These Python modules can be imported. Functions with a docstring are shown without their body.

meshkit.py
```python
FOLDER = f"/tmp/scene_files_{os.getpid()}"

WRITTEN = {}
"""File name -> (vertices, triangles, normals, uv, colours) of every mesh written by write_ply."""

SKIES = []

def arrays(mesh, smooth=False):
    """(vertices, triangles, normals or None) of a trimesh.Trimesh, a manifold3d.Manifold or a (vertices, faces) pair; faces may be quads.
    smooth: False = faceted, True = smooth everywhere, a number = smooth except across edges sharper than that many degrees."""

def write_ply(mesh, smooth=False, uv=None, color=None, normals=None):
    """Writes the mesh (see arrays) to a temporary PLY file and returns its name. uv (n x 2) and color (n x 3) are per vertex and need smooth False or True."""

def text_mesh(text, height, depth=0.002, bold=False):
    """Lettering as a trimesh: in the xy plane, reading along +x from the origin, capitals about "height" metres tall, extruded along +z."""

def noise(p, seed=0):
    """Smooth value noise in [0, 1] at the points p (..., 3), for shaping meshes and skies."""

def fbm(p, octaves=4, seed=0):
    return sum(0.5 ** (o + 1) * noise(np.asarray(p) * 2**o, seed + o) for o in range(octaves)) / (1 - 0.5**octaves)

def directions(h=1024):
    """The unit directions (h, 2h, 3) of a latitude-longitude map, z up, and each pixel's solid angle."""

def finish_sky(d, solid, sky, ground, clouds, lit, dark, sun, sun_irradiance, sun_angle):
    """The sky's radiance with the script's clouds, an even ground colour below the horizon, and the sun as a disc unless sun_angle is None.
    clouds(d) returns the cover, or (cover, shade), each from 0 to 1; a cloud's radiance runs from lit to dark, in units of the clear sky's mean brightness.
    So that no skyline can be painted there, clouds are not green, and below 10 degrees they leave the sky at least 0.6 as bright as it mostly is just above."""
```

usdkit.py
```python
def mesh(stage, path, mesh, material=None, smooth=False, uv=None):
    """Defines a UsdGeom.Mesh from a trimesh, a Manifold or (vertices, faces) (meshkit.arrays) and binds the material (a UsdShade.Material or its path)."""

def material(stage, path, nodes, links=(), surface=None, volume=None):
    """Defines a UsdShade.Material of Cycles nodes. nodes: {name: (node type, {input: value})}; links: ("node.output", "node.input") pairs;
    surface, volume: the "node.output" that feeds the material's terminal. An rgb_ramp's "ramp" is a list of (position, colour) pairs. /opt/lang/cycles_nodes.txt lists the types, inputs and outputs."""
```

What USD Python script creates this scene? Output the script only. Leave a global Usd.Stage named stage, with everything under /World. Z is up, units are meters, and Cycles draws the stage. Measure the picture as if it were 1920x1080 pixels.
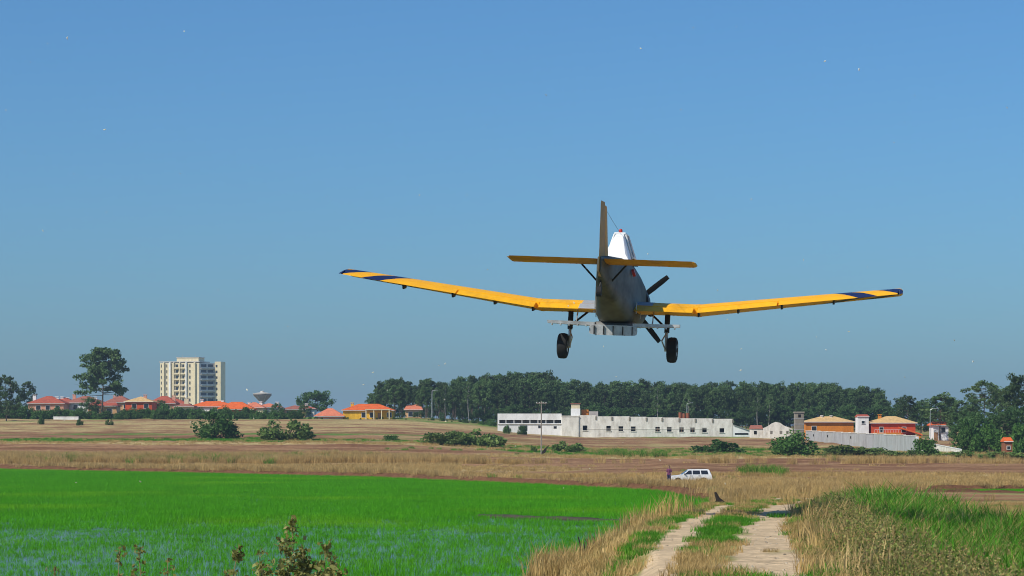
import math, numpy as np, trimesh, shapely, usdkit, meshkit, manifold3d as m3
from pxr import Usd, UsdGeom, UsdLux, UsdShade, Gf, Sdf, Vt

# ------------------------------------------------------------------ camera, sky, sun, exposure
stage = Usd.Stage.CreateInMemory()
UsdGeom.SetStageUpAxis(stage, 'Z'); UsdGeom.SetStageMetersPerUnit(stage, 1.0)
UsdGeom.Xform.Define(stage, '/World'); UsdGeom.Scope.Define(stage, '/World/Looks')
F, CAMZ, HOR = 5000.0, 5.0, 815.0          # focal length in photo pixels, eye height, row of the eye-level line
cam = UsdGeom.Camera.Define(stage, '/World/camera')
cam.CreateHorizontalApertureAttr(36.0); cam.CreateVerticalApertureAttr(20.25)
cam.CreateFocalLengthAttr(36.0 * F / 1920)
cam.CreateVerticalApertureOffsetAttr((HOR - 540) / 1920 * 36.0)
cam.CreateClippingRangeAttr(Gf.Vec2f(0.5, 30000))
cam.AddTranslateOp().Set(Gf.Vec3d(0, 0, CAMZ)); cam.AddRotateXOp().Set(90.0)
cam.CreateExposureAttr(0.14)
SUN_EL = math.radians(43); SUN_AZ = math.atan2(-0.80, -0.60)
S = np.array([math.sin(SUN_AZ) * math.cos(SUN_EL), math.cos(SUN_AZ) * math.cos(SUN_EL), math.sin(SUN_EL)])
sun = UsdLux.DistantLight.Define(stage, '/World/sun')
sun.CreateIntensityAttr(1.05); sun.CreateAngleAttr(0.5); sun.CreateNormalizeAttr(True); sun.CreateColorAttr(Gf.Vec3f(1.0, 0.95, 0.86))
xa = np.cross([0, 0, 1.0], S); xa /= np.linalg.norm(xa); ya = np.cross(S, xa)
sun.AddTransformOp().Set(Gf.Matrix4d(*xa, 0, *ya, 0, *S, 0, 0, 0, 0, 1))
dome = UsdLux.DomeLight.Define(stage, '/World/sky')
sky_mat = usdkit.material(stage, '/World/Looks/sky_air', {
    'sky': ('sky_texture', {'sky_type': 'single_scattering', 'sun_disc': False, 'sun_elevation': SUN_EL, 'sun_rotation': SUN_AZ,
                            'air_density': 1.0, 'aerosol_density': 1.15, 'ozone_density': 10.0, 'altitude': 50.0}),
    'tint': ('mix', {'mix_type': 'multiply', 'fac': 1.0, 'color2': (0.70, 0.945, 1.03)}),
    'bg': ('background_shader', {'strength': 0.1})}, [('sky.color', 'tint.color1'), ('tint.color', 'bg.color')], surface='bg.background')
UsdShade.MaterialBindingAPI.Apply(dome.GetPrim()).Bind(sky_mat)
dome.GetPrim().SetCustomDataByKey('kind', 'structure')

# ------------------------------------------------------------------ helpers
RNG = np.random.default_rng(11)
PI = math.pi
counts = {}
def numbered(parent, name):
    k = (parent, name); n = counts.get(k, -1) + 1; counts[k] = n
    return name if n == 0 else '%s_%03d' % (name, n)
def path_of(o): return str(o.GetPath())
def tag(o, label=None, cat=None, group=None, kind=None):
    for k, v in (('label', label), ('category', cat), ('group', group), ('kind', kind)):
        if v: o.SetCustomDataByKey(k, v)
    return o
def place(x, loc=(0, 0, 0), rotz=0.0, scale=1.0, matrix=None):
    if matrix is not None: x.AddTransformOp().Set(matrix); return
    x.AddTranslateOp().Set(Gf.Vec3d(*map(float, loc))); x.AddRotateZOp().Set(math.degrees(rotz))
    s = (scale,) * 3 if np.ndim(scale) == 0 else scale
    x.AddScaleOp().Set(Gf.Vec3f(*map(float, s)))
def thing(name, label, cat, loc=(0, 0, 0), rotz=0.0, group=None, scale=1.0, matrix=None):
    x = UsdGeom.Xform.Define(stage, '/World/' + numbered('/World', name)); place(x, loc, rotz, scale, matrix)
    return tag(x.GetPrim(), label, cat, group)
def obj(name, mesh, mat, parent=None, smooth=False, label=None):
    base = path_of(parent) if parent is not None else '/World'
    m = usdkit.mesh(stage, base + '/' + numbered(base, name), mesh, mat, smooth=smooth)
    if label: m.GetPrim().SetCustomDataByKey('label', label)
    return m.GetPrim()
def klass(name):
    return stage.CreateClassPrim('/World/' + name)
def copy_of(proto, name, label, cat, loc, rotz, group=None, scale=1.0):
    x = UsdGeom.Xform.Define(stage, '/World/' + numbered('/World', name))
    x.GetPrim().GetReferences().AddInternalReference(proto.GetPath()); place(x, loc, rotz, scale)
    x.GetPrim().SetInstanceable(True)
    return tag(x.GetPrim(), label, cat, group)
def joined(ms):
    return trimesh.util.concatenate([m if isinstance(m, trimesh.Trimesh) else trimesh.Trimesh(m[0], m[1], process=False) for m in ms])
def box(x0, x1, y0, y1, z0, z1):
    m = trimesh.creation.box([x1 - x0, y1 - y0, z1 - z0]); m.apply_translation([(x0 + x1) / 2, (y0 + y1) / 2, (z0 + z1) / 2]); return m
def bevel_box(x0, x1, y0, y1, z0, z1, b):
    p = [(x, y, z) for sx, X in ((1, x0), (-1, x1)) for sy, Y in ((1, y0), (-1, y1)) for sz, Z in ((1, z0), (-1, z1))
         for x, y, z in ((X, Y + sy * b, Z + sz * b), (X + sx * b, Y, Z + sz * b), (X + sx * b, Y + sy * b, Z))]
    return trimesh.convex.convex_hull(np.array(p))
def hull(p): return trimesh.convex.convex_hull(np.array(p, float))
def tube(pts, rad, n=8, caps=True):
    p = np.asarray(pts, float); r = np.broadcast_to(np.asarray(rad, float), (len(p),))
    t = np.gradient(p, axis=0); t /= np.linalg.norm(t, axis=1, keepdims=True) + 1e-12
    a = np.cross(t, np.where(np.abs(t[:, 2:]) < 0.9, [0, 0, 1.0], [1.0, 0, 0])); a /= np.linalg.norm(a, axis=1, keepdims=True) + 1e-12
    b = np.cross(t, a); g = np.arange(n) * 2 * PI / n
    v = (p[:, None] + r[:, None, None] * (np.cos(g)[None, :, None] * a[:, None] + np.sin(g)[None, :, None] * b[:, None])).reshape(-1, 3)
    i, j = np.meshgrid(np.arange(len(p) - 1), np.arange(n), indexing='ij')
    q = np.stack([i * n + j, i * n + (j + 1) % n, (i + 1) * n + (j + 1) % n, (i + 1) * n + j], -1).reshape(-1, 4)
    f = np.vstack([q[:, [0, 1, 2]], q[:, [0, 2, 3]]])
    if caps:
        k = len(v); v = np.vstack([v, p[0], p[-1]]); e = (len(p) - 1) * n
        f = np.vstack([f, [[k, (j + 1) % n, j] for j in range(n)], [[k + 1, e + j, e + (j + 1) % n] for j in range(n)]])
    return trimesh.Trimesh(v, f, process=False)
def loft(rings, caps=True):
    r = np.array(rings, float); k, n = r.shape[:2]; v = r.reshape(-1, 3)
    i, j = np.meshgrid(np.arange(k - 1), np.arange(n), indexing='ij')
    q = np.stack([i * n + j, i * n + (j + 1) % n, (i + 1) * n + (j + 1) % n, (i + 1) * n + j], -1).reshape(-1, 4)
    f = np.vstack([q[:, [0, 1, 2]], q[:, [0, 2, 3]]])
    if caps:
        v = np.vstack([v, r[0].mean(0), r[-1].mean(0)]); c = k * n; e = (k - 1) * n
        f = np.vstack([f, [[c, (j + 1) % n, j] for j in range(n)], [[c + 1, e + j, e + (j + 1) % n] for j in range(n)]])
    m = trimesh.Trimesh(v, f, process=False)
    if m.volume < 0: m.invert()
    return m
def cyl(a, b, r, n=20): return trimesh.creation.cylinder(radius=r, segment=[a, b], sections=n)
def at(px, y, d):
    return np.array([(px - 960) * d / F, d, CAMZ - (y - HOR) * d / F])
def sstep(a, b, x):
    t = np.clip((np.asarray(x, float) - a) / (b - a), 0, 1); return t * t * (3 - 2 * t)

def mat(name, color, rough=0.6, spec=0.3, metal=0.0, vary=0.0, scale=3.0, bump=0.0, coord='object', stretch=(1, 1, 1), dirt=None, dirt_amt=0.5, dirt_scale=1.2, rnd=0.0, extra=None):
    n = {'p': ('principled_bsdf', {'roughness': rough, 'specular_ior_level': spec, 'metallic': metal, 'base_color': color})}; l = []
    src = None
    if vary or bump or dirt:
        n['tc'] = ('geometry', {}) if coord == 'world' else ('texture_coordinate', {})
        n['mp'] = ('mapping', {'scale': stretch}); l.append(('tc.position' if coord == 'world' else 'tc.object', 'mp.vector'))
    if vary:
        n['nz'] = ('noise_texture', {'scale': scale, 'detail': 6.0, 'roughness': 0.65}); l.append(('mp.vector', 'nz.vector'))
        n['rp'] = ('rgb_ramp', {'ramp': [(0.25, tuple(c * (1 - vary) for c in color)), (0.5, color), (0.75, tuple(min(1, c * (1 + vary)) for c in color))]})
        l.append(('nz.fac', 'rp.fac')); src = 'rp.color'
    if dirt:
        n['dn'] = ('noise_texture', {'scale': dirt_scale, 'detail': 8.0, 'roughness': 0.7}); l.append(('mp.vector', 'dn.vector'))
        n['dr'] = ('map_range', {'from_min': 0.45, 'from_max': 0.7, 'to_min': 0.0, 'to_max': dirt_amt, 'clamp': True}); l.append(('dn.fac', 'dr.value'))
        n['dm'] = ('mix', {'color1': color, 'color2': dirt}); l.append(('dr.result', 'dm.fac'))
        if src: l.append((src, 'dm.color1'))
        src = 'dm.color'
    if rnd:
        n['oi'] = ('object_info', {}); n['rr'] = ('map_range', {'from_min': 0.0, 'from_max': 1.0, 'to_min': 1 - rnd, 'to_max': 1 + rnd}); n['hs'] = ('hsv', {'color': color})
        l += [('oi.random', 'rr.value'), ('rr.result', 'hs.value')]
        if src: l.append((src, 'hs.color'))
        src = 'hs.color'
    if bump:
        n['bn'] = ('noise_texture', {'scale': scale * 4, 'detail': 5.0}); n['bp'] = ('bump', {'strength': bump, 'distance': 0.05})
        l += [('mp.vector', 'bn.vector'), ('bn.fac', 'bp.height'), ('bp.normal', 'p.normal')]
    if src: l.append((src, 'p.base_color'))
    return usdkit.material(stage, '/World/Looks/' + name, n, l, surface='p.BSDF')
def leaf_mat(name, c1, c2, scale=0.6, trans=0.3, rnd=0.25, rough=0.55, coord='object'):
    n = {'tc': ('geometry', {}) if coord == 'world' else ('texture_coordinate', {}), 'nz': ('noise_texture', {'scale': scale, 'detail': 3.0}),
         'gi': ('geometry', {}), 'ad': ('math', {'math_type': 'multiply_add', 'value2': 0.5, 'value3': -0.25}), 'sm': ('math', {'math_type': 'add'}),
         'rp': ('rgb_ramp', {'ramp': [(0.3, c1), (0.7, c2)]}), 'oi': ('object_info', {}),
         'rr': ('map_range', {'from_min': 0.0, 'from_max': 1.0, 'to_min': 1 - rnd, 'to_max': 1 + rnd}), 'hs': ('hsv', {}),
         'd': ('principled_bsdf', {'roughness': rough, 'specular_ior_level': 0.2}), 't': ('translucent_bsdf', {}), 'm': ('mix_closure', {'fac': trans})}
    l = [('tc.position' if coord == 'world' else 'tc.object', 'nz.vector'), ('gi.random_per_island', 'ad.value1'), ('nz.fac', 'sm.value1'), ('ad.value', 'sm.value2'), ('sm.value', 'rp.fac'),
         ('oi.random', 'rr.value'), ('rr.result', 'hs.value'), ('rp.color', 'hs.color'), ('hs.color', 'd.base_color'), ('hs.color', 't.color'),
         ('d.BSDF', 'm.closure1'), ('t.BSDF', 'm.closure2')]
    return usdkit.material(stage, '/World/Looks/' + name, n, l, surface='m.closure')

# ------------------------------------------------------------------ materials
M = {}
def cover_mat(name, bump_scale=1.5):
    n = {'at': ('attribute', {'attribute': 'cover'}), 'g': ('geometry', {}), 'nz': ('noise_texture', {'scale': 1.1, 'detail': 8.0, 'roughness': 0.75}),
         'mr': ('map_range', {'from_min': 0.3, 'from_max': 0.7, 'to_min': 0.6, 'to_max': 1.4}), 'hs': ('hsv', {}),
         'bn': ('noise_texture', {'scale': bump_scale * 3, 'detail': 6.0}), 'bp': ('bump', {'strength': 0.7, 'distance': 0.15}),
         'p': ('principled_bsdf', {'roughness': 0.95, 'specular_ior_level': 0.05})}
    l = [('g.position', 'nz.vector'), ('nz.fac', 'mr.value'), ('mr.result', 'hs.value'), ('at.color', 'hs.color'), ('hs.color', 'p.base_color'),
         ('g.position', 'bn.vector'), ('bn.fac', 'bp.height'), ('bp.normal', 'p.normal')]
    return usdkit.material(stage, '/World/Looks/' + name, n, l, surface='p.BSDF')
M['ground'] = cover_mat('ground_cover')
M['far_ground'] = mat('far_ground', (0.16, 0.13, 0.07), 0.95, 0.05, vary=0.3, scale=0.02, coord='world')
M['water'] = usdkit.material(stage, '/World/Looks/paddy_water', {
    'g': ('geometry', {}), 'nz': ('noise_texture', {'scale': 3.0, 'detail': 4.0}), 'bp': ('bump', {'strength': 0.25, 'distance': 0.03}),
    'p': ('principled_bsdf', {'base_color': (0.045, 0.06, 0.03), 'roughness': 0.12, 'ior': 1.33})},
    [('g.position', 'nz.vector'), ('nz.fac', 'bp.height'), ('bp.normal', 'p.normal')], surface='p.BSDF')
M['rice'] = leaf_mat('rice_leaf', (0.09, 0.38, 0.001), (0.28, 0.54, 0.002), 0.045, 0.35, 0.12, coord='world')
M['straw'] = leaf_mat('dry_grass', (0.46, 0.31, 0.115), (0.80, 0.59, 0.28), 0.25, 0.25, 0.22, coord='world')
M['reed'] = leaf_mat('reed_leaf', (0.07, 0.24, 0.01), (0.44, 0.58, 0.07), 0.9, 0.35, 0.3, coord='world')
M['weed'] = leaf_mat('weed_leaf', (0.17, 0.20, 0.04), (0.74, 0.61, 0.27), 0.9, 0.3, 0.3, coord='world')
M['seedhead'] = leaf_mat('seed_head', (0.36, 0.25, 0.09), (0.78, 0.62, 0.32), 1.5, 0.2, 0.3, coord='world')
M['shrubhead'] = leaf_mat('shrub_seed_head', (0.20, 0.20, 0.05), (0.72, 0.62, 0.28), 12.0, 0.25, 0.2, coord='world')
M['pine'] = leaf_mat('pine_needles', (0.075, 0.13, 0.038), (0.23, 0.29, 0.095), 0.35, 0.2, 0.45)
M['broad'] = leaf_mat('broad_leaves', (0.06, 0.12, 0.03), (0.15, 0.23, 0.06), 0.5, 0.25, 0.25)
M['bush'] = leaf_mat('bush_leaves', (0.065, 0.14, 0.025), (0.17, 0.26, 0.06), 0.7, 0.25, 0.25)
M['scrub'] = leaf_mat('scrub_leaves', (0.12, 0.18, 0.04), (0.26, 0.31, 0.10), 0.7, 0.25, 0.25)
M['bark'] = mat('bark', (0.10, 0.075, 0.055), 0.9, 0.1, vary=0.4, scale=2.0)
M['pale_bark'] = mat('pale_bark', (0.26, 0.24, 0.21), 0.85, 0.1, vary=0.3, scale=1.0)
M['stem'] = mat('dry_stem', (0.24, 0.20, 0.09), 0.85, 0.1, vary=0.3, scale=6.0)
M['dead'] = mat('dead_wood', (0.035, 0.028, 0.022), 0.9, 0.1, vary=0.4, scale=8.0)
M['mud'] = mat('wet_mud', (0.045, 0.04, 0.022), 0.7, 0.3, vary=0.4, scale=1.0, coord='world')
M['grain'] = mat('grain_husk', (0.62, 0.58, 0.45), 0.6, 0.3)
# ------------------------------------------------------------------ terrain
PADDY = shapely.Polygon([(-230, 455), (-74, 385), (-16, 312), (2.1, 269), (12.9, 238), (15.2, 205), (13.0, 172), (8.9, 135), (5.4, 115), (3.2, 101), (0.7, 91), (-1.0, 70), (-2.2, 45), (-5, 25), (-14, 14), (-60, 12), (-230, 20)])
PADDY2 = shapely.Polygon([(35.5, 218), (47, 214), (90, 205), (92, 236), (50, 240), (36.5, 236)])
TRACK = np.array([(0.3, -25, 3.4), (0.6, -10, 3.35), (1.1, 10, 3.15), (2.0, 25, 2.85), (3.2, 45, 2.62), (5.45, 70, 2.42), (8.9, 100, 2.25), (12.9, 130, 1.62), (17.0, 160, 1.0), (20.8, 200, 0.5), (22.5, 250, 0.38), (22, 300, 0.45), (24, 420, 1.0)])
TL = shapely.LineString(TRACK[:, :2])
def tab(d, rows):
    r = np.array(rows, float); return np.interp(d, r[:, 0], r[:, 1])
LEFT = [(0, .3), (300, .3), (385, .35), (395, .75), (420, 1.25), (445, 1.8), (462, 2.9), (475, 3.5), (500, 4.0), (520, 4.2), (600, 6.2), (700, 8.8), (760, 9.9), (900, 10.6), (1400, 11), (7000, 12)]
RIGHT = [(0, 2.4), (45, 1.9), (100, 1.05), (150, .6), (200, .3), (260, .3), (330, .42), (400, .7), (430, 1.0), (450, 1.35), (480, 1.75), (560, 3.2), (650, 4.25), (700, 5.0), (760, 6.5), (900, 8.0), (7000, 9.0)]
def sd_poly(poly, P):
    return np.where(shapely.contains_xy(poly, P[:, 0], P[:, 1]), -1, 1) * shapely.distance(poly.exterior, shapely.points(P))
def ground(x, d, fine=True):
    x = np.atleast_1d(np.asarray(x, float)).ravel(); d = np.atleast_1d(np.asarray(d, float)).ravel(); P = np.stack([x, d], 1)
    w = sstep(-32, 22, x + 0.0 * d) * 1.0
    base = tab(d, LEFT) * (1 - w) + tab(d, RIGHT) * w
    near = d < 430
    z = base.copy()
    if near.any():
        q = P[near]; pt = shapely.points(q); dist = shapely.distance(TL, pt); s = shapely.line_locate_point(TL, pt)
        L = np.r_[0, np.cumsum(np.hypot(*np.diff(TRACK[:, :2], axis=0).T))]; zt = np.interp(s, L, TRACK[:, 2]); tx = np.interp(s, L, TRACK[:, 0])
        left = q[:, 0] < tx
        low = np.where(left, np.where(q[:, 1] < 300, .3, base[near]), base[near])
        k = np.where(left, sstep(1.7, 5.4, dist), sstep(2.2, 6.5, dist))
        z[near] = zt * (1 - k) + low * k
    if fine:
        b = 0.35 * (meshkit.fbm(np.stack([x / 9, d / 9, 0 * x], -1), 4, 3) - .5) * sstep(0, 60, np.abs(d)) + 0.12 * (meshkit.fbm(np.stack([x / 1.7, d / 1.7, 0 * x + 5], -1), 3, 9) - .5)
        z = z + b * np.where(d < 380, .6, 1.6)
    for poly in (PADDY, PADDY2):
        bb = poly.bounds; m = (x > bb[0] - 6) & (x < bb[2] + 6) & (d > bb[1] - 6) & (d < bb[3] + 6)
        if m.any():
            s = sd_poly(poly, P[m]); zo = z[m]
            levee = 0.22 * np.exp(-((s - 1.0) / .7) ** 2)
            z[m] = np.where(s < 0, np.maximum(-0.18, s * .6), np.minimum(zo, 0.02 + .55 * s) * 1.0 + levee)
    return z
SOIL, SOIL2, STRAW, GREEN, TAN = (np.array(c) for c in ((0.19, 0.092, 0.045), (0.30, 0.17, 0.085), (0.42, 0.315, 0.14), (0.11, 0.19, 0.035), (0.53, 0.39, 0.235)))
def stripes(x, d, sx, sd, seed): return meshkit.fbm(np.stack([x / sx, d / sd, 0 * x + seed], -1), 4, seed)
def masks(x, d):
    """(straw, green) cover from 0 to 1; the rest is bare soil."""
    n1, n2, n3 = stripes(x, d, 70, 9, 1), stripes(x, d, 25, 5, 2), stripes(x, d, 5, 4, 4)
    w = sstep(-32, 22, x)
    Ls = tab(d, [(0, .7), (380, .7), (386, .05), (391, .05), (395, .85), (422, .9), (428, .15), (468, .1), (473, .75), (482, .7), (488, .3), (560, .35), (640, .5), (700, .6), (2000, .5)])
    Lg = tab(d, [(0, .3), (380, .1), (386, 0), (394, .3), (405, .5), (425, .15), (430, 0), (482, .1), (486, .7), (508, .6), (515, .15), (545, .1), (552, .6), (562, .5), (566, .1), (700, .15), (720, .6), (2000, .6)])
    Rs = tab(d, [(0, .6), (90, .6), (150, .55), (205, .45), (235, .6), (258, .75), (268, .55), (290, .2), (297, .9), (306, .9), (312, .08), (400, .12), (430, .12), (436, .75), (450, .6), (520, .35), (600, .3), (660, .5), (2000, .4)])
    Rg = tab(d, [(0, .5), (100, .45), (180, .35), (240, .2), (300, 0), (440, 0), (455, .7), (500, .7), (515, .15), (640, .1), (660, .5), (2000, .6)])
    st, gr = Ls * (1 - w) + Rs * w, Lg * (1 - w) + Rg * w
    return sstep(.35, .65, n1 * .5 + n3 * .5 + (st - .5) * .55), sstep(.38, .62, n2 * .6 + n3 * .4 + (gr - .5) * .6)
def cover(x, d):
    s, g = masks(x, d); t = sstep(.35, .65, stripes(x, d, 14, 3, 7))[:, None]
    c = SOIL * (1 - t) + SOIL2 * t
    c = c * (1 - s[:, None]) + STRAW * s[:, None]
    c = c * (1 - g[:, None]) + GREEN * g[:, None]
    for poly in (PADDY, PADDY2):
        b = poly.bounds; m = (x > b[0] - 8) & (x < b[2] + 8) & (d > b[1] - 8) & (d < b[3] + 8)
        q = sd_poly(poly, np.stack([x[m], d[m]], 1)); k = (sstep(4.5, 2.2, q) * sstep(.2, .7, .35 + stripes(x[m], d[m], 6, 3, 15)))[:, None] * (d[m] > 100)[:, None]
        c[m] = c[m] * (1 - k) + (SOIL * .8) * k
    return c
def sheet(name, xs, ds, mat_, z, cov, parent=None):
    k, n = xs.shape; v = np.stack([xs.ravel(), ds.ravel(), z.ravel()], 1)
    i, j = np.meshgrid(np.arange(k - 1), np.arange(n - 1), indexing='ij')
    f = np.stack([i * n + j, i * n + j + 1, (i + 1) * n + j + 1, (i + 1) * n + j], -1).reshape(-1, 4)
    o = obj(name, (v, f), mat_, parent, smooth=True)
    UsdGeom.PrimvarsAPI(o).CreatePrimvar('cover', Sdf.ValueTypeNames.Color3fArray, 'vertex').Set(Vt.Vec3fArray.FromNumpy(np.asarray(cov, np.float32)))
    return o
rows = np.r_[np.linspace(-20, 30, 25)[:-1], np.linspace(30, 200, 190)[:-1], np.linspace(200, 520, 330)[:-1], np.linspace(520, 800, 120)[:-1], np.geomspace(800, 6000, 30)]
ucol = np.r_[-np.geomspace(.80, .24, 18)[:-1], np.linspace(-.24, .24, 250), np.geomspace(.24, .80, 18)[1:]]
dd, uu = np.meshgrid(rows, ucol, indexing='ij'); xx = uu * (dd + 32)
zz = ground(xx, dd)
tag(sheet('ground', xx, dd, M['ground'], zz, cover(xx.ravel(), dd.ravel())), 'rough dry farmland of bare brown earth, straw and weeds', 'ground', kind='structure')
tag(obj('terrain', box(-5000, 5000, -1000, 7000, -6, -2.0), M['far_ground']), 'wide flat plain under and beyond the fields', 'terrain', kind='structure')
wp = trimesh.creation.triangulate_polygon(PADDY.buffer(.05), engine='earcut')
tag(obj('water', (np.c_[wp[0], np.full(len(wp[0]), -.03)], wp[1]), M['water']), 'shallow water of the flooded rice field', 'water', kind='structure')
wp = trimesh.creation.triangulate_polygon(PADDY2.buffer(.05), engine='earcut')
tag(obj('water', (np.c_[wp[0], np.full(len(wp[0]), -.03)], wp[1]), M['water']), 'shallow water of the far right rice field', 'water', kind='structure')
# the track: two worn wheel ruts with a grassy middle
L = np.r_[0, np.cumsum(np.hypot(*np.diff(TRACK[:, :2], axis=0).T))]
sl = np.linspace(2, L[-4], 420); off = np.linspace(-2.3, 2.9, 60)
cx, cd = np.interp(sl, L, TRACK[:, 0]), np.interp(sl, L, TRACK[:, 1])
k5 = np.ones(41) / 41; pad = lambda a: np.convolve(np.pad(a, 20, 'reflect', reflect_type='odd'), k5, 'valid'); cx, cd = pad(cx), pad(cd)
tx, td = np.gradient(cx), np.gradient(cd); tn = np.hypot(tx, td); nx, nd = td / tn, -tx / tn
X, D = cx[:, None] + nx[:, None] * off, cd[:, None] + nd[:, None] * off
O, SL = np.broadcast_to(off, X.shape), np.broadcast_to(sl[:, None], X.shape)
wob = meshkit.fbm(np.stack([SL / 4, O / 1.3, 0 * O], -1), 4, 21) - .5
rutl = np.exp(-((O + .9 + .25 * wob) / .42) ** 4); rutr = np.exp(-((O - 1.15 + .5 * wob) / .78) ** 4)
worn = sstep(.3, .7, np.maximum(rutl, rutr * (.86 + .9 * wob)) + .8 * wob)
c = cover(X.ravel(), D.ravel()); mid = (STRAW * .55 + GREEN * .45); tn2 = sstep(.3, .7, stripes(SL.ravel(), O.ravel(), 3, 1, 5))[:, None]
c = c * .5 + (STRAW * tn2 + GREEN * (1 - tn2)) * .5; c = c * (1 - worn.ravel()[:, None]) + TAN * worn.ravel()[:, None]
zt = ground(X, D).reshape(X.shape)
zt = np.maximum(zt, 0) + 0.045 - .05 * np.maximum(rutl, rutr) * 0 - .12 * sstep(1.9, 2.6, np.abs(O - .3))
tag(sheet('dirt_track', X, D, M['ground'], zt, c), 'pale sandy farm track with two wheel ruts and a grassy middle', 'track', kind='structure')
M['haze'] = usdkit.material(stage, '/World/Looks/haze_air', {'v': ('principled_volume', {'color': (.80, .90, 1.0), 'density': 0.00010, 'anisotropy': .3})}, volume='v.volume')
tag(obj('haze', box(-5200, 5200, -1200, 7200, -7, 75), M['haze']), 'faint summer haze over the plain', 'haze', kind='stuff')
def gz(x, d): return float(ground(x, d)[0])

# ------------------------------------------------------------------ ground cover (uncountable)
def blades(n, spread, h, w, lean=.35, seg=2, rng=RNG, tri=True):
    a = rng.uniform(0, 2 * PI, n); r = spread * np.sqrt(rng.uniform(0, 1, n)); b = np.stack([r * np.cos(a), r * np.sin(a), 0 * a], 1)
    hh = h * rng.uniform(.55, 1.1, n); az = rng.uniform(0, 2 * PI, n); ln = lean * rng.uniform(.2, 1.3, n) * hh
    dirv = np.stack([np.cos(az), np.sin(az), 0 * az], 1); ww = w * rng.uniform(.7, 1.3, n); az2 = az + PI / 2 + rng.normal(0, .6, n)
    side = np.stack([np.cos(az2), np.sin(az2), 0 * az], 1)
    up = np.array([0, 0, 1.0])
    p0, p1, p2 = b, b + dirv * (ln * .3)[:, None] + up * (hh * .6)[:, None], b + dirv * ln[:, None] + up * hh[:, None]
    v = np.stack([p0 - side * (ww / 2)[:, None], p0 + side * (ww / 2)[:, None], p1 - side * (ww * .4)[:, None], p1 + side * (ww * .4)[:, None], p2], 1)
    f = np.array([[0, 1, 3], [0, 3, 2], [2, 3, 4]]); k = np.arange(n)[:, None, None] * 5
    return v.reshape(-1, 3), (f[None] + k).reshape(-1, 3)
def leafquads(cent, size, rng, flat=0.0):
    n = len(cent); q = rng.normal(size=(n, 3)); q[:, 2] *= (1 - flat); q /= np.linalg.norm(q, axis=1, keepdims=True)
    h = rng.normal(size=(n, 3)); u = np.cross(q, h); u /= np.linalg.norm(u, axis=1, keepdims=True); w = np.cross(q, u)
    s = (size * rng.uniform(.6, 1.35, n))[:, None]
    v = np.stack([cent - u * s * .5, cent + w * s * .32, cent + u * s * .5, cent - w * s * .32], 1).reshape(-1, 3)
    k = np.arange(n)[:, None, None] * 4
    return v, (np.array([[0, 1, 2], [0, 2, 3]])[None] + k).reshape(-1, 3)
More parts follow.
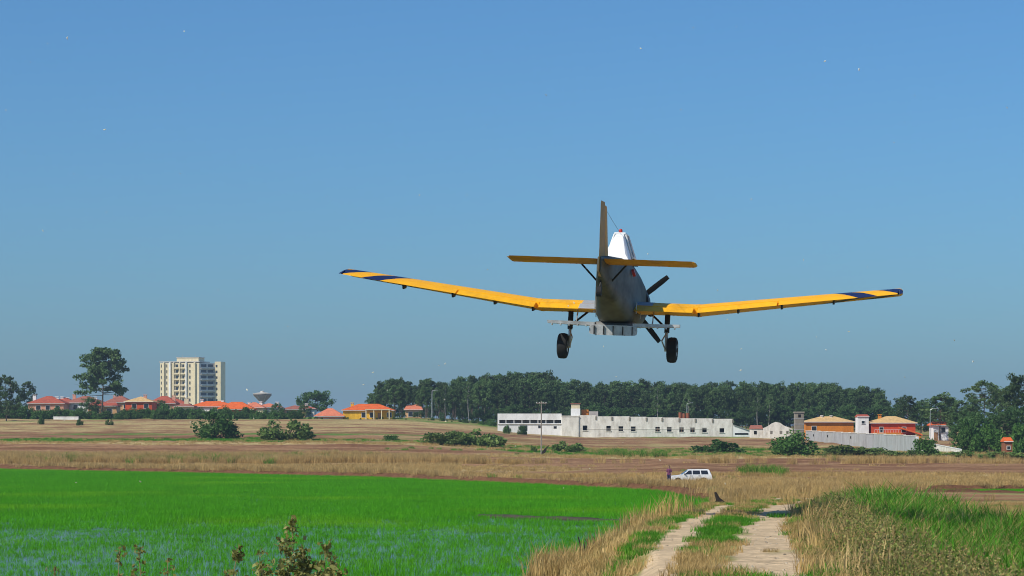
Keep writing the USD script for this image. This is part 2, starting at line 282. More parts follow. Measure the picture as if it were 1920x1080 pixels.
def instancer(name, protos, pos, scale, label, cat, rng):
    pi = UsdGeom.PointInstancer.Define(stage, '/World/' + numbered('/World', name)); base = path_of(pi.GetPrim())
    for k, parts in enumerate(protos):
        x = UsdGeom.Xform.Define(stage, '%s/tuft_%03d' % (base, k)); pi.GetPrototypesRel().AddTarget(x.GetPath())
        for nm, me, mm in parts: usdkit.mesh(stage, path_of(x.GetPrim()) + '/' + nm, me, mm)
    n = len(pos); a = rng.uniform(0, 2 * PI, n)
    pi.CreatePositionsAttr(Vt.Vec3fArray.FromNumpy(np.asarray(pos, np.float32)))
    pi.CreateProtoIndicesAttr(Vt.IntArray.FromNumpy(rng.integers(0, len(protos), n).astype(np.int32)))
    pi.CreateOrientationsAttr(Vt.QuathArray([Gf.Quath(float(math.cos(t / 2)), 0, 0, float(math.sin(t / 2))) for t in a]))
    pi.CreateScalesAttr(Vt.Vec3fArray.FromNumpy(np.asarray(scale, np.float32)))
    return tag(pi.GetPrim(), label, cat, kind='stuff')
def scatter(n, d0, d1, rng, u0=-.215, u1=.215):
    """n points spread evenly over the ground of a wedge."""
    d = np.sqrt(rng.uniform(d0 * d0, d1 * d1, n)); return rng.uniform(u0, u1, n) * d, d
rg = np.random.default_rng(5)
# rice
def rice_set(seed, tufts, h, w):
    out = []
    for k in range(4):
        r = np.random.default_rng(seed + k); vs = []
        for t in range(tufts):
            v, f = blades(6, .07, h, w, .45, rng=r); v = v + [r.uniform(-1.3, 1.3), r.uniform(-1.3, 1.3), 0]; vs.append((v, f))
        out.append([('leaves', joined(vs), M['rice'])])
    return out
rice_protos, thin_protos = rice_set(40, 64, .36, .013), rice_set(44, 52, .25, .011)
gx0, gd0 = np.meshgrid(np.arange(-110, 40, 1.75), np.arange(62, 470, 1.75)); x, d = gx0.ravel() + rg.uniform(-.7, .7, gx0.size), gd0.ravel() + rg.uniform(-.7, .7, gx0.size); k = np.abs(x) < .235 * d; x, d = x[k], d[k]
s = sd_poly(PADDY, np.stack([x, d], 1))
thin = meshkit.fbm(np.stack([x / 26, d / 11, 0 * x], -1), 3, 31) - .5
dens = sstep(118, 178, d + thin * 50 + np.clip(-x - 12, 0, 30) * -.4)
dens = np.maximum(dens, .40 * sstep(108, 96, d))
line = (np.abs(d - (163.4 - (x + 2.3) * 1.09)) < 1.9) & (x > -2.6) & (x < 8.8)
ok = (s < -.6) & ~line; u = rg.uniform(size=len(x)); hs = .75 + .5 * meshkit.fbm(np.stack([x / 20, d / 20, 0 * x], -1), 3, 8)
for protos, keep, lab in ((rice_protos, ok & (u < dens), 'bright green young rice standing in the flooded field'), (thin_protos, ok & (u >= dens) & (d < 220), 'thin short rice in the nearer, wetter part of the field')):
    instancer('rice', protos, np.stack([x, d, 0 * x - .12], 1)[keep], np.stack([np.full(keep.sum(), 1.0), np.full(keep.sum(), 1.0), hs[keep]], 1), lab, 'rice', rg)
x, d = rg.uniform(34, 60, 900), rg.uniform(203, 242, 900); s = sd_poly(PADDY2, np.stack([x, d], 1)); k = s < -.5; x, d = x[k], d[k]
instancer('rice', rice_protos, np.stack([x, d, 0 * x - .12], 1), np.ones((len(x), 3)), 'narrow strip of green rice at the far right', 'rice', rg)
# dry grass
straw_protos = [[('leaves', blades(60, .55, .8, .022, .45, rng=np.random.default_rng(60 + k)), M['straw'])] for k in range(4)]
green_protos = [[('leaves', blades(60, .55, .75, .028, .5, rng=np.random.default_rng(70 + k)), M['reed'])] for k in range(4)]
reed_protos = [[('leaves', blades(46, .5, 1.7, .05, .4, rng=np.random.default_rng(80 + k)), M['reed'])] for k in range(4)]
def track_off(x, d): return shapely.distance(TL, shapely.points(np.stack([x, d], 1)))
short_protos = [[('leaves', blades(70, .45, .28, .016, .7, rng=np.random.default_rng(64 + k)), M['straw'])] for k in range(3)]
shortg_protos = [[('leaves', blades(70, .45, .24, .018, .7, rng=np.random.default_rng(74 + k)), M['reed'])] for k in range(3)]
def place_grass(x, d, lab, hs=1.0, protos=straw_protos, gprotos=green_protos, dens=.9, gdens=.8):
    s, g = masks(x, d); pd = np.minimum(sd_poly(PADDY, np.stack([x, d], 1)), sd_poly(PADDY2, np.stack([x, d], 1))); to = track_off(x, d); u = rg.uniform(size=len(x))
    free = (pd > .25) & ((to > 1.9) | (d > 175)) & (d > 30) & ~((x > 29) & (d > 178) & (d < 222)) & ~((np.abs(x - 17.2) < 3.2) & (np.abs(d - 257) < 2.5))
    h = (.55 + .8 * meshkit.fbm(np.stack([x / 12, d / 7, 0 * x], -1), 3, 51)) * hs; z = ground(x, d); o = 0 * h + 1.0
    ks = free & (u < s * dens); kg = free & ~ks & (rg.uniform(size=len(x)) < g * gdens)
    for k, pr, nm in ((ks, protos, 'dry_grass'), (kg, gprotos, 'green_grass')):
        if k.any(): instancer(nm, pr, np.stack([x, d, z - .03], 1)[k], np.stack([o, o, h], 1)[k], lab.replace('GRASS', 'dry straw coloured grass' if nm == 'dry_grass' else 'green grass and weeds'), 'grass', rg)
place_grass(*scatter(15000, 386, 429, rg), 'GRASS in the band just beyond the rice field', 1.55, dens=1.0, gdens=.35)
place_grass(*scatter(7000, 262, 388, rg, -.215, -.02), 'GRASS on the bank along the far edge of the rice', .95, dens=1.0, gdens=.5)
place_grass(*scatter(11000, 429, 520, rg), 'GRASS thinly spread over the brown middle field', .55, dens=.8)
place_grass(*scatter(5500, 205, 300, rg, -.02, .215), 'GRASS around and behind the parked car', .75, dens=1.0)
place_grass(*scatter(3500, 300, 386, rg, -.02, .215), 'GRASS on the low field behind the parked car', .5, dens=.75)
place_grass(*scatter(12000, 40, 205, rg, -.03, .215), 'GRASS, short, on the banks beside the track', 1.0, short_protos, shortg_protos, 1.0, 1.0)
# short growth on the track itself: the middle strip and the edges
sx_ = rg.uniform(30, 200, 5200); oo = rg.uniform(-2.1, 2.7, 5200); tc, dc = np.interp(sx_, sl, cx), np.interp(sx_, sl, cd); ax_, ad_ = np.interp(sx_, sl, nx), np.interp(sx_, sl, nd)
x, d = tc + ax_ * oo, dc + ad_ * oo; wo = meshkit.fbm(np.stack([sx_ / 4, oo / 1.3, 0 * oo], -1), 4, 21) - .5
wn_ = sstep(.3, .7, np.maximum(np.exp(-((oo + .9 + .25 * wo) / .42) ** 4), np.exp(-((oo - 1.15 + .5 * wo) / .78) ** 4) * (.86 + .9 * wo)) + .8 * wo)
k = (rg.uniform(size=len(x)) > wn_ * 1.3 + .12) & (d > 34); x, d, oo = x[k], d[k], oo[k]; z = ground(x, d); sc = rg.uniform(.35, .8, len(x)); gsel = stripes(x, d, 3, 5, 12) + rg.normal(0, .08, len(x)) > .5
for kk, pr, lab in ((gsel, shortg_protos, 'short green grass growing along the middle of the track'), (~gsel, short_protos, 'short dry grass growing along the middle of the track')):
    instancer('green_grass' if pr is shortg_protos else 'dry_grass', pr, np.stack([x, d, z + .03], 1)[kk], np.stack([sc, sc, sc], 1)[kk], lab, 'grass', rg)
peb = []
for q in range(220):
    s0 = rg.uniform(30, 130); o0 = rg.choice([-.9, 1.05]) + rg.normal(0, .35); p = [np.interp(s0, sl, cx) + o0, np.interp(s0, sl, cd)]; r0 = rg.uniform(.012, .03)
    peb.append(hull(np.array([*p, gz(*p) + .05]) + rg.normal(size=(9, 3)) * r0 * [1, 1, .6]))
tag(obj('pebbles', joined(peb), mat('track_pebbles', (.46, .38, .27), .9, .1, rnd=0)), 'small stones scattered in the wheel ruts', 'pebbles', kind='stuff')
# tall straw tufts on the paddy bank by the track, px 1010-1230
bx, bd = [], []
for px, y, dep, n, sp in ((1090, 1045, 84, 40, .8), (1055, 1066, 82, 26, .5), (1140, 1035, 87, 26, .8), (1180, 1020, 92, 14, .7), (1215, 1005, 98, 8, .6), (1330, 950, 125, 10, 1.5), (1400, 905, 205, 60, 5), (1480, 912, 195, 40, 4), (1220, 903, 246, 50, 4), (1310, 906, 250, 26, 1.4), (1345, 904, 250, 26, 1.6)):
    q = at(px, y, dep); bx += list(q[0] + rg.normal(0, sp, n)); bd += list(dep + rg.normal(0, sp * 1.6, n))
bx, bd = np.array(bx), np.array(bd); k = sd_poly(PADDY, np.stack([bx, bd], 1)) > .2; bx, bd = bx[k], bd[k]; bz = ground(bx, bd)
sc = rg.uniform(.7, 1.15, len(bx)) * np.where(bd > 180, 1.0, 1.2); instancer('dry_grass', straw_protos, np.stack([bx, bd, bz - .03], 1), np.stack([sc * .9, sc * .9, sc], 1), 'tall golden tufts of dry grass beside the paddy and track', 'grass', rg)
# reeds right of the track and in the ditch beyond the paddy
reed_protos = [[('leaves', blades(52, .55, 1.25, .045, .75, rng=np.random.default_rng(80 + k)), M['reed']), ('dry_leaves', blades(26, .55, 1.15, .03, .8, rng=np.random.default_rng(85 + k)), M['straw'])] for k in range(4)]
x, d = scatter(5200, 44, 190, rg, .085, .215); to = track_off(x, d); edge = meshkit.fbm(np.stack([x / 5, d / 9, 0 * x], -1), 4, 77) - .5
px = 960 + F * x / d; k = (to > 2.6 + 3 * edge) & (rg.uniform(size=len(x)) < sstep(1430, 1600, px + 300 * edge) * sstep(38, 66, d + 60 * edge + np.clip(px - 1600, 0, 300) * .10)) & (d < np.interp(px, [1440, 1600, 1760, 1930], [118, 138, 112, 80]) + 40 * edge)
x, d = x[k], d[k]; sc = rg.uniform(.65, 1.4, len(x)) * np.clip(d / 100, .6, 1) * (.6 + .8 * (edge[k] + .5)) * np.clip((to[k] - 1.2) / 4.0, .3, 1)
instancer('reeds', reed_protos, np.stack([x, d, ground(x, d) - .05], 1), np.stack([sc, sc, sc], 1), 'bright green tall reeds mixed with dry leaves growing right of the track', 'reeds', rg)
gx, gd = [], []
for px0, px1, dep, n in ((40, 190, 404, 60), (255, 520, 402, 110), (1390, 1470, 300, 50), (1120, 1250, 452, 50), (930, 1010, 268, 25), (540, 700, 410, 30)):
    gx += list((rg.uniform(px0, px1, n) - 960) * dep / F); gd += list(dep + rg.normal(0, 5 if dep > 390 else 3, n))
gx, gd = np.array(gx), np.array(gd); gz_ = ground(gx, gd); k = sd_poly(PADDY, np.stack([gx, gd], 1)) > .5; sc = rg.uniform(.6, 1.2, len(gx))
instancer('reeds', reed_protos, np.stack([gx, gd, gz_ - .05], 1)[k], np.stack([sc, sc, sc], 1)[k], 'pale green reed clumps in the ditch beyond the rice', 'reeds', rg)
# seedy weeds in the right foreground
weed_protos = []
for k in range(5):
    r = np.random.default_rng(90 + k); st, lf, sd = [], [], []
    for q in range(7):
        b = np.r_[r.normal(0, .12, 2), 0]; t = b + [r.normal(0, .14), r.normal(0, .14), r.uniform(.5, .95)]
        ts = np.linspace(0, 1, 4)[:, None]; st.append(tube(b + (t - b) * ts + np.array([0, 0, .04]) * np.sin(ts * PI), [.005, .004, .003, .002], 4, False))
        m = 22; tt = r.uniform(.25, 1, m)[:, None]; lf.append(b + (t - b) * tt + r.normal(0, .035, (m, 3)))
        m = 14; tt = r.uniform(.65, 1.03, m)[:, None]; sd.append(b + (t - b) * tt + r.normal(0, .018, (m, 3)))
    weed_protos.append([('stems', joined(st), M['stem']), ('leaves', leafquads(np.vstack(lf), .06, r), M['weed']), ('seeds', leafquads(np.vstack(sd), .032, r), M['seedhead'])])
x, d = scatter(4000, 20, 120, rg, .05, .215); to = track_off(x, d); k = (x > np.interp(d, TRACK[:, 1], TRACK[:, 0])) & (to > 1.7 + 1.2 * rg.uniform(size=len(x))) & (rg.uniform(size=len(x)) < 1 - .8 * sstep(60, 115, d))
x, d = x[k], d[k]; sc = rg.uniform(.6, 1.1, len(x)) * np.where(d < 34, .8, 1) * np.clip((to[k] - 1.0) / 2.2, .4, 1)
instancer('weeds', weed_protos, np.stack([x, d, ground(x, d) - .03], 1), np.stack([sc, sc, sc], 1), 'brown and olive seedy weeds crowding the right foreground', 'weeds', rg)
x, d = scatter(1500, 24, 130, rg, .06, .215); to = track_off(x, d); k = (x > np.interp(d, TRACK[:, 1], TRACK[:, 0])) & (to > 1.9) & (meshkit.fbm(np.stack([x / 3, d / 6, 0 * x], -1), 3, 91) > .5) & (rg.uniform(size=len(x)) < .35)
x, d = x[k], d[k]; sc = rg.uniform(.6, 1.15, len(x)); instancer('dry_grass', straw_protos, np.stack([x, d, ground(x, d) - .03], 1), np.stack([sc, sc, sc], 1), 'pale straw tufts standing among the weeds right of the track', 'grass', rg)
# dark mud ridge showing through the rice
pts = []
for t in np.linspace(0, 1, 40):
    q = at(890 + 355 * t, 968 + 12 * t, 100); dep = 5.0 * F / (968 + 12 * t - HOR); pts.append(((890 + 355 * t - 960) * dep / F, dep))
pts = np.array(pts); tag(obj('mud_ridge', tube(np.c_[pts, np.full(40, -.05) + .05 * meshkit.fbm(np.c_[pts, 0 * pts[:, :1]] / 1.3, 3, 2)], np.r_[.04, np.full(38, .17), .04] * (0.6 + .8 * meshkit.fbm(np.c_[pts, 0 * pts[:, :1]] / 1.1, 3, 4)), 8), M['mud'], smooth=True), 'thin dark mud ridge lying across the green rice', 'ridge', kind='structure')

# ------------------------------------------------------------------ trees and bushes
def clump_leaves(rng, centres, radii, per, size, squash=.8):
    c = []
    for q, r in zip(centres, radii):
        u = rng.normal(size=(per, 3)); u /= np.linalg.norm(u, axis=1, keepdims=True); u *= (rng.uniform(.15, 1, (per, 1)) ** .45) * r; u[:, 2] *= squash; c.append(q + u)
    return leafquads(np.vstack(c), size, rng)
def pine_parts(cls, seed, h=15.0, base=.42, spread=3.2, mat_leaf='pine', mat_bark='bark', umbrella=.5, nl=38, per=30, size=.46, lean=.3, squash=.75):
    r = np.random.default_rng(seed); top = np.array([r.normal(0, lean), r.normal(0, lean), h * .94]); bend = r.normal(0, lean, 3) * [1, 1, 0]
    tp = lambda t: top * t + bend * math.sin(PI * t)
    limbs, cs, rs = [tube([tp(t) for t in np.linspace(0, 1, 9)], np.linspace(.024 * h * .55, .035, 9), 7)], [], []
    for k in range(nl):
        t = base + (1 - base) * ((k + r.uniform(0, 1)) / nl) ** .9; f = (t - base) / (1 - base)
        ln = spread * ((1 - umbrella) * (1 - f) ** .7 + umbrella * math.sqrt(max(0, 1 - ((f - .35) / .68) ** 2))) * r.uniform(.55, 1.15) + .3
        a = k * 2.4 + r.normal(0, .5); p0 = tp(t); p2 = p0 + np.array([math.cos(a) * ln, math.sin(a) * ln, ln * r.uniform(.05, .45)]); p1 = (p0 + p2) / 2 + [0, 0, -.06 * ln]
        limbs.append(tube([p0, p1, p2], [.05 + .008 * ln, .04, .015], 5, False))
        m = 2 + int(ln > 1.6)
        for q in range(m):
            w = r.uniform(.55, 1.05); cs.append(p0 + (p2 - p0) * w + r.normal(0, .28, 3)); rs.append(r.uniform(.38, .9) * (.55 + .17 * spread))
    cs.append(tp(1) + [0, 0, .1]); rs.append(.8)
    usdkit.mesh(stage, path_of(cls) + '/trunk', joined(limbs), M[mat_bark], smooth=True)
    usdkit.mesh(stage, path_of(cls) + '/crown', clump_leaves(r, cs, rs, per, size, squash), M[mat_leaf])
def bush_parts(cls, seed, w=3.0, h=2.2, mat_leaf='bush', n=34, per=60, size=.22, crown='foliage'):
    r = np.random.default_rng(seed); cs, rs, st = [], [], []
    for k in range(n):
        a = r.uniform(0, 2 * PI); rr = math.sqrt(r.uniform(0, 1)); zz_ = r.uniform(.08, 1) * math.sqrt(max(.05, 1 - (rr * .93) ** 2.4))
        cs.append([math.cos(a) * rr * w / 2 * .86, math.sin(a) * rr * w / 2 * .86, zz_ * h * .86]); rs.append(r.uniform(.16, .30) * min(w, h * 1.3) * .75)
        if k % 3 == 0: st.append(tube([[math.cos(a) * .1, math.sin(a) * .1, -.15], np.array(cs[-1]) * [.5, .5, .55], cs[-1]], [.04, .025, .01], 5, False))
    usdkit.mesh(stage, path_of(cls) + '/stem', joined(st), M['bark'])
    usdkit.mesh(stage, path_of(cls) + '/' + crown, clump_leaves(r, cs, rs, per, size, .85), M[mat_leaf])
PINE = []
for k in range(7):
    c = klass('pine_kind_%d' % k); pine_parts(c, 100 + k, h=15, base=[.36, .45, .30, .42, .38, .5, .33][k], spread=[2.9, 3.3, 2.6, 3.1, 3.5, 2.7, 3.2][k], umbrella=[.5, .7, .35, .55, .65, .5, .4][k]); PINE.append(c)
BROAD = []
for k in range(4):
    c = klass('leafy_tree_kind_%d' % k); pine_parts(c, 130 + k, h=9, base=.16, spread=[4.2, 3.6, 4.6, 3.9][k], umbrella=.85, nl=30, per=46, size=.42, mat_leaf='broad', squash=.85); BROAD.append(c)
EUCA = []
for k in range(2):
    c = klass('eucalyptus_kind_%d' % k); pine_parts(c, 150 + k, h=17, base=.5, spread=2.2, umbrella=.5, nl=20, per=24, size=.45, mat_leaf='pine', mat_bark='pale_bark', squash=1.1); EUCA.append(c)
BUSH = []
for k in range(4):
    c = klass('bush_kind_%d' % k); bush_parts(c, 160 + k, w=3, h=[2.2, 2.0, 1.8, 2.3][k]); BUSH.append(c)
SCRUB = []
for k in range(3):
    c = klass('scrub_kind_%d' % k); bush_parts(c, 170 + k, w=3, h=[1.5, 1.3, 1.7][k], mat_leaf='scrub', n=30); SCRUB.append(c)
rt = np.random.default_rng(77)
def put_tree(protos, k, name, label, px, ytop, d, hproto, cat='tree', group=None, wide=None, ybase=None):
    """Stands a tree on the ground at the photo column px and the distance d, as high as the row ytop."""
    x = (px - 960) * d / F; z = gz(x, d) - .1; top = CAMZ - (ytop - HOR) * d / F; s = (top - z) / hproto
    return copy_of(protos[k % len(protos)], name, label, cat, (x, d, z), rt.uniform(0, 6.28), group, (s * (wide or 1), s * (wide or 1), s))
# the long pine wood behind the white building: skyline rows read off the photograph
SKY_ROW = [(690, 742), (705, 715), (740, 703), (768, 712), (785, 716), (800, 708), (830, 716), (860, 708), (880, 702), (920, 700), (970, 696), (1030, 697), (1042, 712), (1050, 720), (1060, 710), (1085, 708), (1110, 718), (1150, 714), (1200, 710), (1260, 714), (1310, 718), (1370, 712), (1395, 714), (1440, 712), (1475, 718), (1510, 716), (1560, 712), (1580, 722), (1610, 722), (1640, 724), (1660, 740), (1672, 762)]
def sky_row(px): return float(np.interp(px, *zip(*SKY_ROW)))
WOOD = [(728, 'pine at the very left end of the long wood'), (775, 'pine of the long wood above the yellow house'), (850, 'pine of the long wood around the tall pale lamp post'), (930, 'pine of the long wood just left of the white building'),
        (990, 'pine of the long wood above the white wing, its left half'), (1055, 'pine of the long wood above the white wing, its right half'), (1090, 'pine of the long wood straight behind the roof turret'), (1130, 'pine of the long wood just right of the roof turret'), (1180, 'pine of the long wood above the ruin, second to fourth window'), (1230, 'pine of the long wood above the middle of the ruin'),
        (1275, 'pine of the long wood just left of the rusty tanks'), (1320, 'pine of the long wood just right of the rusty tanks'), (1410, 'pine of the long wood above the ruin, its right end'), (1460, 'pine of the long wood above the gabled ruin'), (1505, 'pine of the long wood straight above the old silo'),
        (1560, 'pine of the long wood above the orange villa, left half'), (1605, 'pine of the long wood above the orange villa, right half'), (1700, 'pine at the falling right end of the long wood')]
def section(q, table): return next(l for b, l in table if q < b)
row_no = 0
for d, step, drop in ((748, 17, 14), (770, 14, 5), (795, 13.5, 0), (826, 14, 1)):
    px = 696 + rt.uniform(0, 8)
    while px < 1668:
        q = px + rt.normal(0, 4); y = sky_row(q) + drop - 2 + abs(rt.normal(0, 7))
        put_tree(PINE, int(rt.integers(0, 7)), 'pine_tree', section(q, WOOD), q, y, d, 15.0, group='pines of the long wood', wide=rt.uniform(.66, 1.08))
        px += step * rt.uniform(.7, 1.25)
# loose understorey along the wood's foot
for px in np.arange(700, 1680, 15):
    q = px + rt.normal(0, 3); put_tree(BROAD, int(rt.integers(0, 4)), 'young_tree', section(q, WOOD).replace('pine of the long wood', 'low leafy tree at the pine wood foot').replace('pine at the', 'low leafy tree under the'), q, 771 + rt.normal(0, 4) - 4 * (q > 1400), 742, 9.0, group='undergrowth of the pine wood', wide=1.25)
for px, y in ((836, 722), (880, 716), (1234, 722), (1288, 728), (1421, 735), (1440, 738)):
    put_tree(EUCA, px, 'eucalyptus_tree', {836: 'slim pale trunked tree just right of the tall pale lamp post', 880: 'slim pale trunked tree left of the white building', 1234: 'slim pale trunked tree above the middle of the ruined building', 1288: 'slim pale trunked tree beside the lamp post behind the rusty tanks', 1421: 'slim pale trunked tree, left of two above the gabled ruin', 1440: 'slim pale trunked tree, right of two above the gabled ruin'}[px], px, y, 738, 17.0, group='pale trunked trees of the wood', wide=1.0)
for px in np.arange(700, 1000, 13):
    q = px + rt.normal(0, 3); put_tree(BROAD, int(rt.integers(0, 4)), 'young_tree', section(q, WOOD).replace('pine of the long wood', 'low leafy tree at the pine wood foot').replace('pine at the', 'low leafy tree under the'), q, 760 + rt.normal(0, 4), 860, 9.0, group='undergrowth of the pine wood', wide=1.5)
# single trees
c = klass('lone_pine_kind'); pine_parts(c, 211, h=17.5, base=.33, spread=6.6, umbrella=.42, nl=62, per=50, size=.6, lean=.25, squash=.6)
put_tree([c], 0, 'pine_tree', 'large solitary pine with layered crown, standing alone left of the apartment tower', 190, 653, 735, 17.0)
c = klass('edge_pine_kind'); pine_parts(c, 212, h=15, base=.12, spread=5.2, umbrella=.7, nl=44, per=44, size=.55)
put_tree([c], 0, 'pine_tree', 'dense dark tree cut off by the left edge of the photograph', 12, 706, 690, 14.6, wide=1.0)
c = klass('grey_tree_kind'); pine_parts(c, 213, h=10, base=.15, spread=2.6, umbrella=.7, nl=26, per=34, size=.45)
put_tree([c], 0, 'young_tree', 'smaller grey green tree just right of the dense tree at the left edge', 50, 716, 800, 10.0)
c = klass('round_tree_kind'); pine_parts(c, 214, h=8, base=.2, spread=5.4, umbrella=1.0, nl=36, per=44, size=.5, mat_leaf='broad')
put_tree([c], 0, 'leafy_tree', 'broad round topped tree between the water tower and the orange house', 590, 735, 860, 8.0, wide=1.0)
put_tree(PINE, 4, 'pine_tree', 'pine just right of the long wood, left of two joined pines', 1702, 740, 640, 15.0, wide=1.1)
put_tree(PINE, 1, 'pine_tree', 'wide pine between the single pine and the tall sparse umbrella pine', 1762, 737, 600, 15.0, wide=1.7)
put_tree(PINE, 6, 'pine_tree', 'dark pine tucked behind the small house with a white gable', 1800, 748, 590, 15.0, wide=1.3)
c = klass('umbrella_pine_kind'); pine_parts(c, 215, h=15, base=.66, spread=4.4, umbrella=1.0, nl=22, per=30, size=.5, lean=.6, squash=.5)
put_tree([c], 0, 'umbrella_pine', 'tall sparse umbrella pine with sky showing through its crown', 1846, 714, 560, 15.0, wide=.95)
put_tree(PINE, 2, 'pine_tree', 'dark slender pine below the sparse umbrella pine', 1820, 757, 575, 15.0, wide=1.4)
for px, y, d, w, lab in ((1690, 765, 690, 1.2, 'low leafy tree left of the lamp post, under the two joined pines'), (1752, 768, 700, 1.2, 'leafy tree right of the grey lamp post, highest of the low trees there'), (1803, 776, 560, 1.2, 'leafy tree directly right of the small white house'), (1850, 786, 498, 1.3, 'grey leafy mass left of the tiny hut'), (1905, 770, 500, 1.4, 'leafy tree behind the tiny orange roofed hut')):
    put_tree(BROAD, px, 'leafy_tree', lab, px, y, d, 8.6, wide=w)
for k_, (px, y, d, lab) in enumerate(((1686, 744, 720, 'pine in the gap at the right end of the long wood'), (1728, 748, 715, 'pine behind the grey lamp post, left of it'), (1783, 742, 700, 'pine standing behind the small white house'), (1822, 740, 690, 'pine left of the sparse umbrella pine, behind it'), (1868, 728, 680, 'pine behind the right side of the sparse umbrella pine'), (1895, 722, 640, 'dark pine just left of the tall dense tree at the right edge'))):
    put_tree(PINE, k_, 'pine_tree', lab, px, y, d, 15.0, wide=1.25)
c = klass('right_tree_kind'); pine_parts(c, 216, h=15, base=.08, spread=5.4, umbrella=.75, nl=52, per=46, size=.5)
put_tree([c], 0, 'pine_tree', 'tall dense tree cut off by the right edge of the photograph', 1917, 706, 520, 14.6, wide=1.0)
for px, y, d, w, lab in ((1828, 780, 500, 1.25, 'big grey green leafy tree below the umbrella pine, touching the ground'), (1880, 778, 485, 1.2, 'dark leafy tree next to the hut at the right edge'),
                         (1775, 772, 655, 1.0, 'leafy tree behind the small white house with orange roof'), (1725, 762, 660, 1.1, 'leafy tree showing between the villa roof and the grey lamp post')):
    put_tree(BROAD, px, 'leafy_tree', lab, px, y, d, 8.6, wide=w)
# hedges and garden greenery in front of and between the houses on the left
HEDGE = [(55, 'hedge bush below the dense dark tree at the left edge'), (125, 'hedge bush in front of the long low red roofed house'), (232, 'hedge bush under the solitary pine and peach house'), (330, 'hedge bush between the buff roofed house and the foot of the apartment tower'),
         (440, 'hedge bush below the first bright orange roof, right of the tower foot'), (530, 'hedge bush below the water tower'), (640, 'hedge bush below the round topped tree and salmon roof'), (760, 'hedge bush before the large yellow house'), (840, 'hedge bush below the far house and lamp post, at the foot of the wood'), (2000, 'hedge bush just left of the white building')]
for px in np.arange(-10, 930, 12.5):
    q = px + rt.normal(0, 3)
    y = float(np.interp(q, [0, 60, 150, 160, 225, 240, 275, 360, 440, 480, 560, 640, 700, 930], [752, 764, 766, 770, 770, 764, 762, 763, 764, 766, 768, 781, 783, 786])) + rt.normal(0, 2)
    if 575 < q < 640: y += 8
    put_tree(BUSH, int(rt.integers(0, 4)), 'hedge_bush', section(q, HEDGE), q, y, 724 + rt.normal(0, 3), 2.1, 'bush', 'hedge bushes before the houses', wide=1.0)
for px, y, d in ((170, 747, 742), (232, 768, 727), (300, 752, 790), (520, 757, 790), (460, 764, 760), (570, 760, 800), (652, 782, 715), (676, 784, 712), (790, 788, 735), (750, 782, 735)):
    put_tree(BROAD, px, 'garden_tree', {170: 'small garden tree just left of the solitary pine trunk', 232: 'garden tree in front of the left corner of the buff roofed house', 300: 'garden tree between red roof and tower foot', 520: 'garden tree just right of the water tower', 460: 'garden tree between the two bright orange roofs',
        570: 'garden tree under the left side of the round topped tree', 652: 'dark garden tree before the left side of the large yellow house', 676: 'dark garden tree before the middle of the large yellow house', 790: 'garden tree right of the small far house', 750: 'garden tree between yellow house and small far house'}[px], px, y, d, 9.0, 'tree', None, wide=1.1)
# bushes one can point at
def put_bush(protos, k, label, px, wpx, ytop, ybase, d, hp, name='bush'):
    x = (px - 960) * d / F; z = gz(x, d) - .1; sx = wpx * d / F / 3.0; top = CAMZ - (ytop - HOR) * d / F; sz = max(.2, top - z) / hp
    return copy_of(protos[k % len(protos)], name, label, 'bush', (x, d, z), rt.uniform(0, 6.28), None, (sx, sx, sz))
for i, a in enumerate((
    (BUSH, 0, 'big round green bush on the left field below the red roofs', 405, 96, 772, 829, 512, 2.1), (SCRUB, 2, 'big olive green bush right of the round one, left of centre', 536, 104, 781, 833, 498, 1.65),
    (BUSH, 1, 'small dark green bush standing alone on the bare field, centre left', 734, 36, 815, 838, 500, 1.9), (SCRUB, 0, 'left half of the long low scrub before the pine wood', 830, 90, 806, 842, 480, 1.45),
    (SCRUB, 1, 'right half of the long low scrub, nearest the white building', 893, 110, 800, 843, 484, 1.25), (SCRUB, 1, 'low pale scrub right of the wooden utility pole', 1068, 70, 824, 848, 470, 1.25),
    (BUSH, 2, 'wide dark green bush in front of the white building, above the parked car', 1344, 102, 823, 857, 470, 1.75), (BUSH, 3, 'tall olive bush in front of the ruined gable and silo', 1487, 92, 808, 861, 455, 2.2),
    (SCRUB, 0, 'left bush of the long scrub before the grey wall', 1580, 95, 832, 866, 450, 1.45), (SCRUB, 2, 'middle bush of the long scrub before the grey wall', 1645, 90, 836, 866, 450, 1.65), (SCRUB, 1, 'right bush of the long scrub, beside the round dark bush', 1700, 80, 842, 868, 445, 1.25),
    (BUSH, 1, 'round very dark green bush at the end of the grey wall', 1736, 56, 819, 853, 452, 1.9), (SCRUB, 1, 'low scrub right of the round dark bush', 1790, 80, 842, 868, 440, 1.25), (SCRUB, 0, 'yellow green scrub below the hut at the right edge', 1880, 100, 845, 872, 435, 1.45),
    (BUSH, 0, 'large grey green bush left of the hut at the right edge, reaching the ground', 1815, 70, 785, 848, 478, 2.1), (BUSH, 3, 'large dark bush directly left of the tiny hut', 1858, 66, 790, 850, 470, 2.2), (BUSH, 1, 'large dark bush right of the tiny hut, cut by the right edge', 1915, 50, 790, 850, 468, 1.9),
    (BUSH, 2, 'tiny dark bush on the far left field, second from the left edge', 150, 14, 783, 792, 640, 1.75), (BUSH, 0, 'tiny dark bush near the left edge of the field', 77, 14, 779, 790, 650, 2.1), (SCRUB, 2, 'small dark shrub below the solitary pine', 205, 16, 784, 792, 640, 1.65),
    (SCRUB, 1, 'small grey shrub at the foot of the utility pole', 1001, 14, 833, 850, 462, 1.25), (BUSH, 3, 'small bush below the left end of the white building', 950, 16, 796, 812, 640, 2.2), (BUSH, 1, 'rounded bush hiding a doorway of the white wing', 979, 20, 797, 815, 638, 1.9))):
    put_bush(*a)

